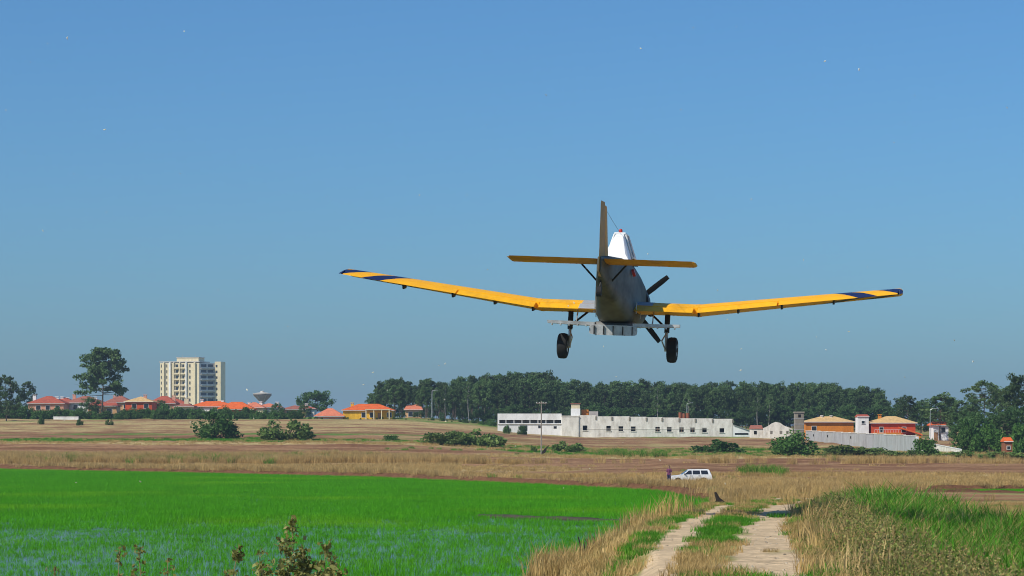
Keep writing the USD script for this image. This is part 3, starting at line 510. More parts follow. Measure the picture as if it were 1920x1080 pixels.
# ------------------------------------------------------------------ buildings
def wallmat(name, c, **k): return mat(name, c, 0.85, 0.15, vary=k.get('vary', .12), scale=k.get('scale', .8), dirt=k.get('dirt', (c[0] * .5, c[1] * .46, c[2] * .42)), dirt_amt=k.get('amt', .55), dirt_scale=k.get('ds', .5), stretch=(1, 1, .45))
W = dict(white=wallmat('white_render', (.78, .76, .72)), ruin=wallmat('weathered_render', (.74, .69, .60), amt=.7, ds=.9, vary=.2), greywall=wallmat('grey_render', (.38, .375, .36), amt=.6), cream=wallmat('cream_render', (.68, .58, .38), amt=.25),
         orange=wallmat('orange_render', (.62, .22, .03)), red=wallmat('red_render', (.55, .085, .03)), peach=wallmat('peach_render', (.68, .40, .20)), yellow=wallmat('yellow_render', (.75, .42, .03)), pink=wallmat('pink_render', (.62, .30, .20)),
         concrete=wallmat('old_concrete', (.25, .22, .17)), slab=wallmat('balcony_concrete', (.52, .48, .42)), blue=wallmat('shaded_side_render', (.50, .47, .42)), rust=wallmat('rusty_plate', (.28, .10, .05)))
def tilemat(name, c): return mat(name, c, 0.8, 0.15, vary=.28, scale=2.5, dirt=(c[0] * .45, c[1] * .5, c[2] * .6), dirt_amt=.5, dirt_scale=.7)
R = dict(red=tilemat('red_tiles', (.40, .095, .055)), orange=tilemat('orange_tiles', (.68, .13, .03)), brown=tilemat('brown_tiles', (.33, .12, .08)), salmon=tilemat('salmon_tiles', (.62, .19, .10)), buff=tilemat('buff_tiles', (.62, .40, .17)))
M['glass'] = mat('dark_window_glass', (.02, .024, .03), 0.12, 0.5)
M['shutter'] = mat('window_shutter', (.30, .16, .08), 0.6, 0.2)
M['frame'] = mat('window_frame', (.70, .68, .64), 0.5, 0.3)
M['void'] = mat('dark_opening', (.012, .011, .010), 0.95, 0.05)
M['metal'] = mat('galvanised_metal', (.42, .42, .40), 0.45, 0.4, metal=.6)
M['tarred'] = mat('grey_pole_wood', (.30, .25, .20), 0.85, 0.15, vary=.25, scale=2.0)
def gable_roof(x0, x1, y0, y1, z, h, hip, t=.18):
    m = (y0 + y1) / 2; hx = (y1 - y0) / 2 * hip
    a = [[x0, y0, z], [x1, y0, z], [x1, y1, z], [x0, y1, z]]; b = [[x0 + hx, m, z + h], [x1 - hx, m, z + h]]
    return hull(a + b + [[p[0] * 1.0, p[1], p[2] - t] for p in a])
def window(parent, x, z, w, h, y=0.0, shut=False):
    """A pane in a projecting frame with a sill on the front wall at y."""
    f = joined([box(x - w / 2 - .07, x - w / 2, y - .07, y + .02, z, z + h), box(x + w / 2, x + w / 2 + .07, y - .07, y + .02, z, z + h), box(x - w / 2 - .07, x + w / 2 + .07, y - .07, y + .02, z + h, z + h + .08)])
    p = obj('window', box(x - w / 2, x + w / 2, y - .03, y + .02, z, z + h), M['shutter'] if shut else M['glass'], parent)
    obj('frame', f, M['frame'], p); obj('sill', box(x - w / 2 - .1, x + w / 2 + .1, y - .14, y + .02, z - .08, z - .003), M['frame'], p)
def house(name, label, px0, px1, yeave, d, rise, wall, roof, depth=9.0, base=None, hip=.8, over=.45, wins=(), chims=(), door=None, rotz=0.0, group=None, cat='house', below=3.5):
    x0, x1 = (px0 - 960) * d / F, (px1 - 960) * d / F; ze = CAMZ - (yeave - HOR) * d / F; cx = (x0 + x1) / 2; w = (x1 - x0) / 2
    zb = min(gz(cx, d), ze - 2.6) - .2; t = thing(name, label, cat, (cx, d, zb), rotz, group); H = ze - zb
    obj('wall', box(-w + over, w - over, 0, depth, 0, H), wall, t)
    rf = obj('roof', gable_roof(-w, w, -over, depth + over, H + .19, rise, hip), roof, t)
    obj('gutter', box(-w, w, -over - .1, -over - .003, H + .02, H + .14), M['frame'], rf)
    for (u, hh, cw, cm) in chims:
        q = -w + u * 2 * w; c = obj('chimney', box(q - cw / 2, q + cw / 2, depth * .4, depth * .4 + cw, H + .3, H + hh), cm, rf)
        obj('cap', joined([box(q - cw / 2 - .1, q + cw / 2 + .1, depth * .4 - .1, depth * .4 + cw + .1, H + hh + .2, H + hh + .34)] + [box(q + s * cw * .35 - .06, q + s * cw * .35 + .06, depth * .4 + .05, depth * .4 + cw - .05, H + hh + .002, H + hh + .198) for s in (-1, 1)]), cm, c)
    for (u, zr, ww, wh) in wins: window(t, -w + u * 2 * w, H - zr, ww, wh, 0.0)
    if door:
        u, dw, dh = door; q = -w + u * 2 * w; dr = obj('door', box(q - dw / 2, q + dw / 2, -.05, .02, .05, .05 + dh), M['shutter'], t)
        obj('handle', box(q + dw * .32, q + dw * .4, -.1, -.053, .05 + dh * .45, .05 + dh * .52), M['metal'], dr)
    return t
def wn(*us): return [(u, 1.75, 1.2, 1.2) for u in us]
house('red_roof_house', 'long low house with weathered red roof next to the dark tree at the left edge', 50, 122, 757, 765, 2.1, W['pink'], R['red'], 11, wins=wn(.3, .55, .8), chims=((.13, 2.3, .9, W['white']), (.72, 1.8, 1.0, W['white'])))
house('red_roof_house', 'dull red roofed house left of the solitary pine, between two chimneyed houses', 120, 192, 756, 775, 2.0, W['white'], R['brown'], 11, wins=wn(.3, .7), chims=((.2, 2.4, .9, W['pink']), (.75, 1.6, .9, W['white'])))
house('peach_house', 'small peach walled house with dark openings directly under the solitary pine', 162, 222, 762, 745, 1.0, W['peach'], R['red'], 7, hip=.3, wins=[(.3, 1.9, 1.6, 1.3), (.72, 1.9, 1.4, 1.3)], door=(.5, 1.0, 2.1))
house('buff_roof_house', 'house with sunlit buff roof and brick red wall right of the solitary pine', 232, 288, 754, 770, 1.5, W['red'], R['buff'], 10, wins=wn(.35, .75), chims=((.65, 1.9, .9, W['pink']),))
house('red_roof_house', 'red roofed house standing in front of the foot of the apartment tower, left side', 276, 330, 757, 790, 2.2, W['pink'], R['red'], 12, wins=wn(.3, .7), chims=((.85, 2.2, 1.0, W['pink']),))
house('annex_house', 'low buff house with a tall cream chimney below the middle of the apartment tower', 326, 364, 763, 776, .9, W['cream'], R['brown'], 8, wins=wn(.4, .75), chims=((.55, 2.4, 1.3, W['cream']),))
house('orange_roof_house', 'long bright orange roof at the right foot of the apartment tower', 354, 440, 763, 782, 1.6, W['white'], R['orange'], 10, wins=wn(.2, .5, .8), chims=((.25, 1.9, .8, W['white']), (.7, 1.7, .8, W['white'])))
house('orange_roof_house', 'second bright orange roof, lower, just left of the water tower', 405, 477, 768, 772, 2.1, W['red'], R['orange'], 9, wins=wn(.3, .7))
house('white_house', 'white walled house with small red roof below the water tower', 476, 528, 764, 805, 1.1, W['white'], R['salmon'], 9, wins=wn(.25, .75), chims=((.2, 1.5, .9, W['white']), (.8, 1.4, .9, W['white'])))
house('brown_roof_house', 'brown roofed house in front of the round topped tree', 527, 575, 768, 812, 1.2, W['peach'], R['brown'], 9, wins=wn(.3, .7), chims=((.85, 1.0, .9, W['cream']),))
house('salmon_roof_house', 'salmon pink roof sloping down left of the large yellow house', 588, 646, 781, 722, 2.1, W['pink'], R['salmon'], 8, wins=wn(.4, .8))
t = house('orange_roof_house', 'large yellow house with wide orange roof at the left end of the pine wood', 640, 740, 770, 724, 1.7, W['yellow'], R['orange'], 9, hip=.9, wins=wn(.42, .58, .9), chims=((.19, 1.9, .8, W['yellow']),), door=(.72, 1.1, 2.1))
obj('porch', joined([box(-.6 + k * 2.1, -.35 + k * 2.1, -1.5, -1.25, 0, 3.0) for k in range(4)] + [box(-.7, 6.1, -1.6, -.46, 3.003, 3.2)]), W['cream'], t)
house('red_roof_house', 'dark red roof between the two houses nearest the left edge', 92, 142, 758, 785, 1.9, W['pink'], R['red'], 10, wins=wn(.5), chims=((.4, 2.0, .9, W['white']), (.62, 1.7, .9, W['white'])))
house('brown_roof_house', 'brown roof peeping out right behind the solitary pine crown', 196, 246, 755, 792, 2.0, W['peach'], R['brown'], 10, wins=wn(.4, .8), chims=((.3, 1.9, .9, W['pink']),))
house('red_roof_house', 'dull red roof below the left side of the apartment tower, behind the chimneyed house', 290, 352, 758, 800, 1.8, W['white'], R['red'], 10, wins=wn(.6), chims=((.55, 2.0, .9, W['cream']),))
house('salmon_roof_house', 'salmon roof between the bright orange roofs and the white house', 452, 496, 765, 796, 1.6, W['cream'], R['salmon'], 9, wins=wn(.5), chims=((.3, 1.5, .9, W['white']),))
house('red_roof_house', 'small red roof left of the round topped tree trunk', 545, 592, 767, 822, 1.2, W['white'], R['red'], 9, wins=wn(.5), chims=((.6, 1.4, .9, W['white']),))
house('far_house', 'small far house with pale red gable seen between the trunks of the pine wood', 757, 793, 769, 745, 1.4, W['peach'], R['salmon'], 8, hip=.2, wins=wn(.35, .65), chims=((.8, 1.5, .8, W['white']),))
house('buff_roof_house', 'orange villa with buff roof and two white chimneys, right of the old silo', 1507, 1604, 792, 618, 1.25, W['orange'], R['buff'], 8, hip=1.0, wins=[(.2, 1.9, 1.0, 1.0)], chims=((.38, 1.35, .45, W['white']), (.56, 1.3, .45, W['white'])))
t = house('villa', 'red villa with buff roof and orange chimney behind the right part of the grey wall', 1630, 1720, 794, 606, 1.5, W['red'], R['buff'], 8, hip=1.0, wins=[(.72, 1.95, .9, 1.1), (.25, 1.95, .9, 1.1)], chims=((.26, 1.75, .7, W['orange']),))
obj('terrace', bevel_box(-4.6, 1.4, -2.6, -.01, 0, 1.9, .03), W['orange'], t)
obj('railing', joined([box(-4.6, 1.4, -2.6, -2.52, 2.5, 2.57)] + [box(-4.6 + k * .6, -4.55 + k * .6, -2.59, -2.53, 1.9, 2.5) for k in range(11)]), M['frame'], t)
obj('lean_to_roof', hull([[1.2, -2.4, 3.0], [6.3, -2.4, 1.4], [6.3, -.02, 1.7], [1.2, -.02, 3.3], [1.2, -2.4, 2.85], [6.3, -2.4, 1.25], [6.3, -.02, 1.25], [1.2, -.02, 2.85]]), R['orange'], t)
obj('lean_to_wall', box(1.5, 6.0, -2.1, -.02, 0, 1.24), W['orange'], t)
t = house('white_outbuilding', 'small white block with a rusty red flat top between the two villas', 1607, 1630, 782, 606, .45, W['white'], R['red'], 4, hip=.1, over=.12, wins=[(.5, 1.5, .7, .6)])
house('small_house', 'small white house with an orange roof at the right, beside the lamp post', 1746, 1782, 798, 600, .75, W['white'], R['orange'], 6, hip=.2, wins=[(.62, 1.6, .9, 1.2)], door=(.25, .9, 2.0))
house('garden_hut', 'tiny orange roofed hut half hidden by dark bushes at the right edge', 1882, 1900, 829, 455, .65, W['rust'], R['orange'], 3, hip=.1, over=.15, wins=[(.5, 1.2, .5, .5)])

# the ruined white building in front of the wood
D0 = 660.0; mpp = D0 / F; X0 = (933 - 960) * mpp; zb = 4.1
def bx(px): return (px - 933) * mpp
def bz(y): return CAMZ - (y - HOR) * mpp - zb
t = thing('ruined_building', 'long white ruined factory building with a row of square empty windows before the pine wood', 'building', (X0, D0, zb))
def wall_with_holes(x0, x1, z0, z1, holes, y0=0.0, th=.35):
    p = shapely.box(x0, z0, x1, z1)
    for h in holes: p = p.difference(shapely.box(*h))
    m = trimesh.creation.extrude_polygon(p, th, engine='earcut'); m.apply_transform(np.array([[1, 0, 0, 0], [0, 0, 1, y0], [0, 1, 0, 0], [0, 0, 0, 1.0]])); m.fix_normals(); return m
hl = [(bx(946), bz(809), bx(955), bz(799)), (bx(975), bz(808), bx(989), bz(798)), (bx(1009), bz(803), bx(1015), bz(798)), (bx(1038), bz(804), bx(1044), bz(799))]
band = (bx(936), bz(793.5), bx(1052), bz(787.5))
obj('wing_wall', wall_with_holes(0, bx(1053), -1.0, bz(775.5), hl + [band]), W['white'], t)
obj('wing_inside', joined([box(.1, bx(1052.5), 3.0, 3.2, -1, bz(777)), box(0, .3, .36, 9, -1, bz(776)), box(.3, bx(1052.5), .36, 9, bz(777), bz(776))]), W['greywall'], t)
for k in range(7): obj('strip_window_post', box(bx(948 + 15 * k), bx(949.3 + 15 * k), .05, .3, bz(793.4), bz(787.6)), M['frame'], t)
obj('ledge', box(0, bx(1053), -.25, -.003, bz(795.2), bz(794)), W['white'], t)
obj('link_wall', box(bx(1053), bx(1085), -.3, 7, -1.2, bz(781)), W['ruin'], t)
obj('link_coping', box(bx(1052.5), bx(1085.5), -.42, 7.1, bz(781) + .003, bz(779.5)), W['ruin'], t)
wins = [1097, 1141, 1164, 1187.5, 1233, 1255, 1278, 1298.5, 1321, 1353.5]
segs = [1085, 1117.5, 1147.5, 1180.5, 1212, 1241.5, 1273.5, 1304, 1336.5, 1374]
rr = np.random.default_rng(3)
for k in range(9):
    a, b = segs[k], segs[k + 1]; lo = 816 + (a - 1085) / 289 * 5; hi = 779 + (a - 1085) / 289 * 7
    holes = [(bx(w - 4.3), bz(807 + (w - 1097) / 256 * 4), bx(w + 4.3), bz(797.8 + (w - 1097) / 256 * 5)) for w in wins if a < w < b]
    p = wall_with_holes(bx(a), bx(b) - .02, bz(lo) - 1.2, bz(hi) + rr.normal(0, .04), holes, .003 * (k % 2)); obj('wall_bay', p, W['ruin'], t)
    obj('pier', box(bx(b) - .2, bx(b) + .18, -.14, -.01, bz(hi + 8), bz(hi + 1.6)), W['concrete'], t)
    for w in wins:
        if a < w < b:
            zc = bz(807 + (w - 1097) / 256 * 4)
            obj('sill', box(bx(w - 5.2), bx(w + 5.2), -.14, -.01, zc - .16, zc - .003), W['ruin'], t)
            if k in (4, 6): obj('broken_frame', joined([box(bx(w) - .04, bx(w) + .04, .1, .2, zc, zc + 1.1), box(bx(w - 4.2), bx(w + 4.2), .1, .2, zc + .5, zc + .58)]), M['shutter'], t)
obj('string_course', box(bx(1100), bx(1330), -.06, -.01, bz(804.6), bz(804)), W['ruin'], t)
obj('back_wall', joined([box(bx(1085), bx(1374), 8.6, 8.9, -1.2, bz(785)), box(bx(1373), bx(1374.5), .36, 8.6, -1.2, bz(787))]), W['concrete'], t)
rf = obj('roof', hull([[bx(1085), .37, bz(782)], [bx(1374), .37, bz(788.5)], [bx(1374), 8.6, bz(786.5)], [bx(1085), 8.6, bz(780)], [bx(1085), .37, bz(783.2)], [bx(1374), 8.6, bz(788)], [bx(1374), .37, bz(789.5)], [bx(1085), 8.6, bz(781.2)]]), R['brown'], t)
obj('ceiling_beam', box(bx(1090), bx(1370), 3.2, 3.5, bz(793), bz(790.5)), W['concrete'], t)
obj('roof_turret', box(bx(1071), bx(1088), 1.2, 3.4, bz(781) + .16, bz(766)), W['white'], rf, label='square white turret with an ochre top')
obj('turret_top', box(bx(1071.5), bx(1087.5), 1.25, 3.35, bz(766) + .003, bz(757.5)), W['cream'], rf)
obj('turret_cap', box(bx(1070), bx(1089), 1.05, 3.55, bz(757.4), bz(756)), R['brown'], rf)
obj('roof_shed', box(bx(1091), bx(1104), 2.5, 4.5, bz(781.5), bz(768)), W['orange'], rf); obj('roof_shed', box(bx(1105), bx(1122), 2.6, 4.6, bz(781.5), bz(771)), W['blue'], rf)
for px, y0 in ((1277, 773), (1284, 775), (1291, 774)): obj('rusty_tank', cyl([bx(px), 3, bz(787)], [bx(px), 3, bz(y0)], .42, 14), W['rust'], rf)
obj('end_shed', hull([[bx(1374.6), 0, bz(797)], [bx(1407), 0, bz(808.5)], [bx(1407), 0, bz(822) - 1], [bx(1374.6), 0, bz(822) - 1], [bx(1374.6), 6, bz(797)], [bx(1407), 6, bz(808.5)], [bx(1407), 6, bz(822) - 1], [bx(1374.6), 6, bz(822) - 1]]), W['white'], t)
obj('shed_roof', hull([[bx(1374.6), -.3, bz(796)], [bx(1408), -.3, bz(807.6)], [bx(1408), 6.3, bz(807.6)], [bx(1374.6), 6.3, bz(796)], [bx(1374.6), -.3, bz(796.9)], [bx(1408), -.3, bz(808.4)], [bx(1408), 6.3, bz(808.4)], [bx(1374.6), 6.3, bz(796.9)]]), W['greywall'], t)
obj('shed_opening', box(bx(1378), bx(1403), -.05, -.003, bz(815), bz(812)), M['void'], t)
# ruined gable annex
d = 640.0; m = d / F; x0, x1 = (1409 - 960) * m, (1486 - 960) * m; zb = gz((x0 + x1) / 2, d) - .3; zz1 = lambda y: CAMZ - (y - HOR) * m - zb
t = thing('gabled_ruin', 'cream ruin with a stepped gable between the white building and the old silo', 'building', (x0, d, zb))
w = x1 - x0; q = lambda px: (px - 1409) * m
pg = shapely.Polygon([(q(1431), 0), (q(1486), 0), (q(1486), zz1(804)), (q(1470), zz1(798)), (q(1463), zz1(793)), (q(1455), zz1(791)), (q(1447), zz1(794)), (q(1440), zz1(799)), (q(1431), zz1(803))])
for hx in (1444, 1462, 1474): pg = pg.difference(shapely.box(q(hx), zz1(814), q(hx + 5), zz1(808)))
g = trimesh.creation.extrude_polygon(pg, .4, engine='earcut'); g.apply_transform(np.array([[1, 0, 0, 0], [0, 0, 1, 0], [0, 1, 0, 0], [0, 0, 0, 1.0]])); g.fix_normals()
obj('gable_wall', g, W['ruin'], t); obj('back_wall', box(q(1432), q(1485), 5, 5.3, 0, zz1(806)), W['concrete'], t)
obj('side_wall', box(q(1431), q(1433), .41, 5, 0, zz1(804)), W['ruin'], t)
obj('side_wing', box(0, q(1430.5), .3, 5, 0, zz1(804)), W['ruin'], t); obj('roof', hull([[-.2, .1, zz1(804)], [q(1431), .1, zz1(804)], [q(1431), 5.2, zz1(804)], [-.2, 5.2, zz1(804)], [0, 2.6, zz1(797)], [q(1430), 2.6, zz1(797)]]), R['brown'], t)
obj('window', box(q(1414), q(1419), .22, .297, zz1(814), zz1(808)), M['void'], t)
# silo
d = 610.0; m = d / F; p = at(1499, 808, d); zb = gz(p[0], d) - .2; t = thing('silo', 'square old concrete silo tower between the ruined gable and the buff roofed villa', 'silo', (p[0], d, zb))
H = CAMZ - (772 - HOR) * m - zb; obj('shaft', bevel_box(-1.05, 1.05, 0, 2.1, 0, H - .35, .08), W['concrete'], t); obj('rim', bevel_box(-1.2, 1.2, -.15, 2.25, H - .347, H, .05), W['concrete'], t)
for k in range(3): obj('band', box(-1.1, 1.1, -.06, 2.16, H * (.35 + .2 * k), H * (.35 + .2 * k) + .15), W['greywall'], t)
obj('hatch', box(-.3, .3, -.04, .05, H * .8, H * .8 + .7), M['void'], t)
# long grey perimeter wall coming towards the viewer
a0, a1 = np.array([(1512 - 960) * 600 / F, 600.0]), np.array([(1716 - 960) * 468 / F, 468.0]); n = 13
t = thing('perimeter_wall', 'long grey boundary wall below the two villas, running towards the viewer on the right', 'wall', (a0[0], a0[1], 0))
for k in range(n):
    p, q2 = a0 + (a1 - a0) * k / n - a0, a0 + (a1 - a0) * (k + 1) / n - a0; dirv = (q2 - p) / np.linalg.norm(q2 - p); nv = np.array([-dirv[1], dirv[0]]) * .15; q3 = q2 - dirv * .03
    top = float(np.interp((k + .5) / n, [0, 1], [CAMZ - (808 - HOR) * 600 / F, CAMZ - (817.5 - HOR) * 468 / F])); gb = gz(*(p + a0)) - .6
    c4 = [p + nv, p - nv, q3 + nv, q3 - nv]; obj('wall_panel', hull([[*v, z_] for v in c4 for z_ in (gb, top)]), W['greywall'], t)
    c5 = [p + nv * 1.5, p - nv * 1.5, q3 + nv * 1.5, q3 - nv * 1.5]; obj('coping', hull([[*v, z_] for v in c5 for z_ in (top + .003, top + .12)]), W['ruin'], t)
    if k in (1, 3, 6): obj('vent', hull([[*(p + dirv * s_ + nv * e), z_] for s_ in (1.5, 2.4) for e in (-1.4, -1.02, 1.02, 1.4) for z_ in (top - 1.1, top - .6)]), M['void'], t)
p = at(1718, 820, 468); obj('gate_post', bevel_box(a1[0] - a0[0] + .1, a1[0] - a0[0] + .6, a1[1] - a0[1] - .25, a1[1] - a0[1] + .25, gz(*a1) - .5, p[2] + .15, .03), W['white'], t)
a0, a1 = np.array([(1782 - 960) * 490 / F, 490.0]), np.array([(1800 - 960) * 462 / F, 462.0])
t = thing('garden_wall', 'short pale garden wall sloping down right of the small white house', 'wall', (0, 0, 0))
obj('wall_panel', hull([[a0[0] - 4, 492, 1], [a0[0] - 4, 492, 3.5], [a0[0] - 4.0, 492.3, 1], [a0[0] - 4, 492.3, 3.5], [a1[0], a1[1], 0], [a1[0], a1[1], 2.4], [a1[0] + .3, a1[1], 0], [a1[0] + .3, a1[1], 2.4]]), W['ruin'], t)
obj('coping', hull([[a0[0] - 4, 491.9, 3.503], [a0[0] - 4, 492.4, 3.6], [a1[0] - .06, a1[1], 2.403], [a1[0] + .36, a1[1], 2.403], [a1[0] - .06, a1[1], 2.5], [a1[0] + .36, a1[1], 2.5], [a0[0] - 4.1, 492.1, 3.503], [a0[0] - 4.1, 492.1, 3.6]]), W['white'], t)
# low white wall in front of the left hedge
p, p2 = at(100, 781, 712), at(147, 781, 712); zb = gz(p[0] + 3, 712)
t = thing('garden_wall', 'low white wall in front of the hedge left of the solitary pine', 'wall', (p[0], 712, zb)); obj('wall_panel', box(0, p2[0] - p[0], 0, .25, -.3, .75), W['white'], t); obj('coping', box(-.05, p2[0] - p[0] + .05, -.06, .31, .753, .85), W['white'], t)

# apartment tower
d = 1430.0; m = d / F
t = thing('apartment_tower', 'tall cream apartment tower with rows of windows, far behind the red roofs on the left', 'building', ((300 - 960) * m, d, 9.0))
tz = lambda y: CAMZ - (y - HOR) * m - 9.0; tx_ = lambda z4: z4 * m
top = tz(681); A = math.radians(-16)
def rotp(me, ang, px, py):
    me.apply_transform(trimesh.transformations.rotation_matrix(ang, [0, 0, 1], [px, py, 0])); return me
fw = 76 * m / math.cos(A)                       # lit front face
dirf = np.array([math.cos(A), math.sin(A)]); corner = dirf * fw
obj('front_wall', rotp(box(0, fw, 0, 14, 0, top), A, 0, 0), W['cream'], t)
st = (top - 0.8) / 11; cols = [(2.6, 2.2, 'win'), (13.2, 2.6, 'win'), (23, .0, 'pier'), (33, 5.6, 'bal'), (45, 5.0, 'bal'), (58, 3.4, 'win')]
for (px, w, kind) in cols:
    xc = px * m / math.cos(A)
    if kind == 'pier': continue
    ww = w * m * .8
    for k in range(11):
        z0 = .9 + k * st
        wi = obj('window', rotp(box(xc - ww / 2, xc + ww / 2, -.04, .05, z0 + .75, z0 + 2.25), A, 0, 0), M['glass'], t)
        if kind == 'bal':
            obj('balcony', rotp(joined([box(xc - ww / 2 - .4, xc + ww / 2 + .4, -1.3, -.003, z0 - .1, z0 + .08), box(xc - ww / 2 - .4, xc + ww / 2 + .4, -1.3, -1.2, z0 + .08, z0 + .72)]), A, 0, 0), W['cream'], t)
        else:
            obj('sill', rotp(box(xc - ww / 2 - .12, xc + ww / 2 + .12, -.16, -.003, z0 + .64, z0 + .74), A, 0, 0), W['slab'], wi)
for px, w in ((8, 2.2), (20, 3.2), (27.5, 1.3), (39.2, 1.6), (51.5, 2.2), (68, 3.0)):
    xc = px * m / math.cos(A); obj('pier', rotp(box(xc - w * m / 2, xc + w * m / 2, -.9, -.005, 0, top + .4), A, 0, 0), W['white' if px in (20, 51.5) else 'cream'], t)
B = math.radians(42); sw = 27 * m / math.cos(B); c0 = corner                     # shaded right side
side = rotp(box(0, sw, 0, 9, 0, top), B, 0, 0); side.apply_translation([*c0, 0]); obj('side_wall', side, W['blue'], t)
for k in range(11):
    z0 = .9 + k * st
    for s0 in (.12, .55):
        wi = rotp(box(sw * s0, sw * (s0 + .33), -.04, .05, z0 + .5, z0 + 2.3), B, 0, 0); wi.apply_translation([*c0, 0]); obj('window', wi, M['glass'], t)
    bl = rotp(joined([box(sw * .06, sw * .94, -1.2, -.003, z0 - .1, z0 + .08), box(sw * .06, sw * .94, -1.2, -1.1, z0 + .08, z0 + .8)]), B, 0, 0); bl.apply_translation([*c0, 0]); obj('balcony', bl, W['blue'], t)
e0 = c0 + np.array([math.cos(B), math.sin(B)]) * sw
obj('end_wing', rotp(box(0, 11.5 * m / math.cos(.2), 0, 8, 0, top + .8), -.2, 0, 0).apply_translation([e0[0], e0[1] - 1.5, 0]), W['cream'], t)
for k in range(11):
    wi = rotp(box(.5, 1.5, -.05, .05, 1.6 + k * st, 2.9 + k * st), -.2, 0, 0).apply_translation([e0[0], e0[1] - 1.5, 0]); obj('window', wi, M['glass'], t)
rf = obj('roof', rotp(box(-.3, fw + .3, -.3, 14.3, top + .41, top + .9), A, 0, 0), W['slab'], t)
obj('roof_house', rotp(box(31 * m, fw - 1.2, 2, 10, top + .903, tz(671)), A, 0, 0), W['cream'], rf); obj('roof_cap', rotp(box(30 * m, fw - .8, 1.7, 10.3, tz(671) + .003, tz(669.8)), A, 0, 0), W['slab'], rf)
for px in (40, 66): obj('roof_mast', rotp(cyl([px * m, 4, tz(669.8)], [px * m, 4, tz(665)], .12, 6), A, 0, 0), M['metal'], rf)
# water tower
d = 1250.0; m = d / F; p = at(492, 760, d); t = thing('water_tower', 'funnel shaped grey water tower on a slim stem, right of the apartment tower', 'tower', (p[0], d, p[2] - 6))
zt_ = lambda y: CAMZ - (y - HOR) * m - (p[2] - 6)
def lathe(pr, n=24):
    a = np.arange(n) * 2 * PI / n; return loft([[[r * math.cos(q), r * math.sin(q), z] for q in a] for r, z in pr])
M['tower_grey'] = wallmat('weathered_purple_grey', (.25, .21, .20))
obj('stem', lathe([(1.5, 0), (1.1, 3), (1.05, zt_(752))]), W['greywall'], t, smooth=30)
obj('bowl', lathe([(1.1, zt_(754)), (1.6, zt_(752)), (3.9, zt_(742.5)), (4.3, zt_(740.5)), (4.3, zt_(738.6))]), M['tower_grey'], t, smooth=30)
obj('roof', lathe([(4.5, zt_(738.6) + .004), (4.5, zt_(737.8)), (1.0, zt_(735.6)), (.9, zt_(733.4)), (.05, zt_(732.8))]), W['slab'], t, smooth=30)
for k in range(6): obj('rib', tube([[1.12 * math.cos(k * PI / 3), 1.12 * math.sin(k * PI / 3), zt_(754)], [4.32 * math.cos(k * PI / 3), 4.32 * math.sin(k * PI / 3), zt_(740.5)]], .16, 6), W['greywall'], t)
# poles and lamp posts
def pole(name, label, px, y0, d, r, mt, arms=(), lamp=False, cat='pole', group=None):
    x = (px - 960) * d / F; zb = gz(x, d) - .15; H = CAMZ - (y0 - HOR) * d / F - zb; t = thing(name, label, cat, (x, d, zb), 0, group)
    obj('shaft', tube([[0, 0, 0], [0, 0, H * .5], [.02, 0, H]], [r, r * .85, r * .65], 10), mt, t, smooth=30)
    for z_, w in arms:
        a = obj('crossarm', box(-w, w, -.19, -.07, H - z_ - .06, H - z_ + .06), mt, t)
        for s_ in (-.9, -.35, .35, .9): obj('insulator', lathe([(.05, H - z_ + .062), (.07, H - z_ + .14), (.03, H - z_ + .2)], 8).apply_translation([s_ * w, -.13, 0]), M['frame'], a)
    if lamp:
        obj('arm', tube([[0, 0, H - .1], [.4, -.1, H + .15], [1.1, -.2, H + .2]], .05, 6), M['metal'], t); obj('lamp_head', bevel_box(.9, 1.6, -.36, -.06, H + .14, H + .28, .04), M['metal'], t)
    return t
M['lamp_grey'] = mat('pale_grey_paint', (.36, .38, .38), .5, .3)
t = pole('utility_pole', 'wooden utility pole with crossarm standing on the field in front of the white building', 1015, 752, 455, .13, M['tarred'], arms=((.35, .9),), cat='utility pole')
obj('stay_brace', tube([[.06, 0, .25], [.5, -.25, .9], [1.35, -.5, 1.75]], [.13, .16, .05], 7), M['dead'], t, label='dark leaning brace at the foot')
obj('stay_brace', tube([[.1, -.1, .15], [.6, -.3, .6], [.9, -.3, 1.0]], [.1, .14, .05], 7), M['dead'], t)
pole('lamp_post', 'tall pale lamp post before the left part of the pine wood', 810, 733, 735, .11, M['lamp_grey'], lamp=True, cat='lamp post')
pole('lamp_post', 'pale lamp post behind the right half of the white building roof', 1288, 757, 690, .1, M['lamp_grey'], lamp=True, cat='lamp post')
pole('lamp_post', 'grey lamp post between the red villa and the small white house', 1744, 768, 510, .07, M['lamp_grey'], lamp=True, cat='lamp post')
pole('gate_post', 'short thick pale post at the edge of the wood, left of the white building', 836, 789, 720, .35, W['cream'], cat='post')
pole('field_post', 'short pale post at the foot of the pine wood left of the thick pale post', 746, 790, 722, .2, W['cream'], cat='post')

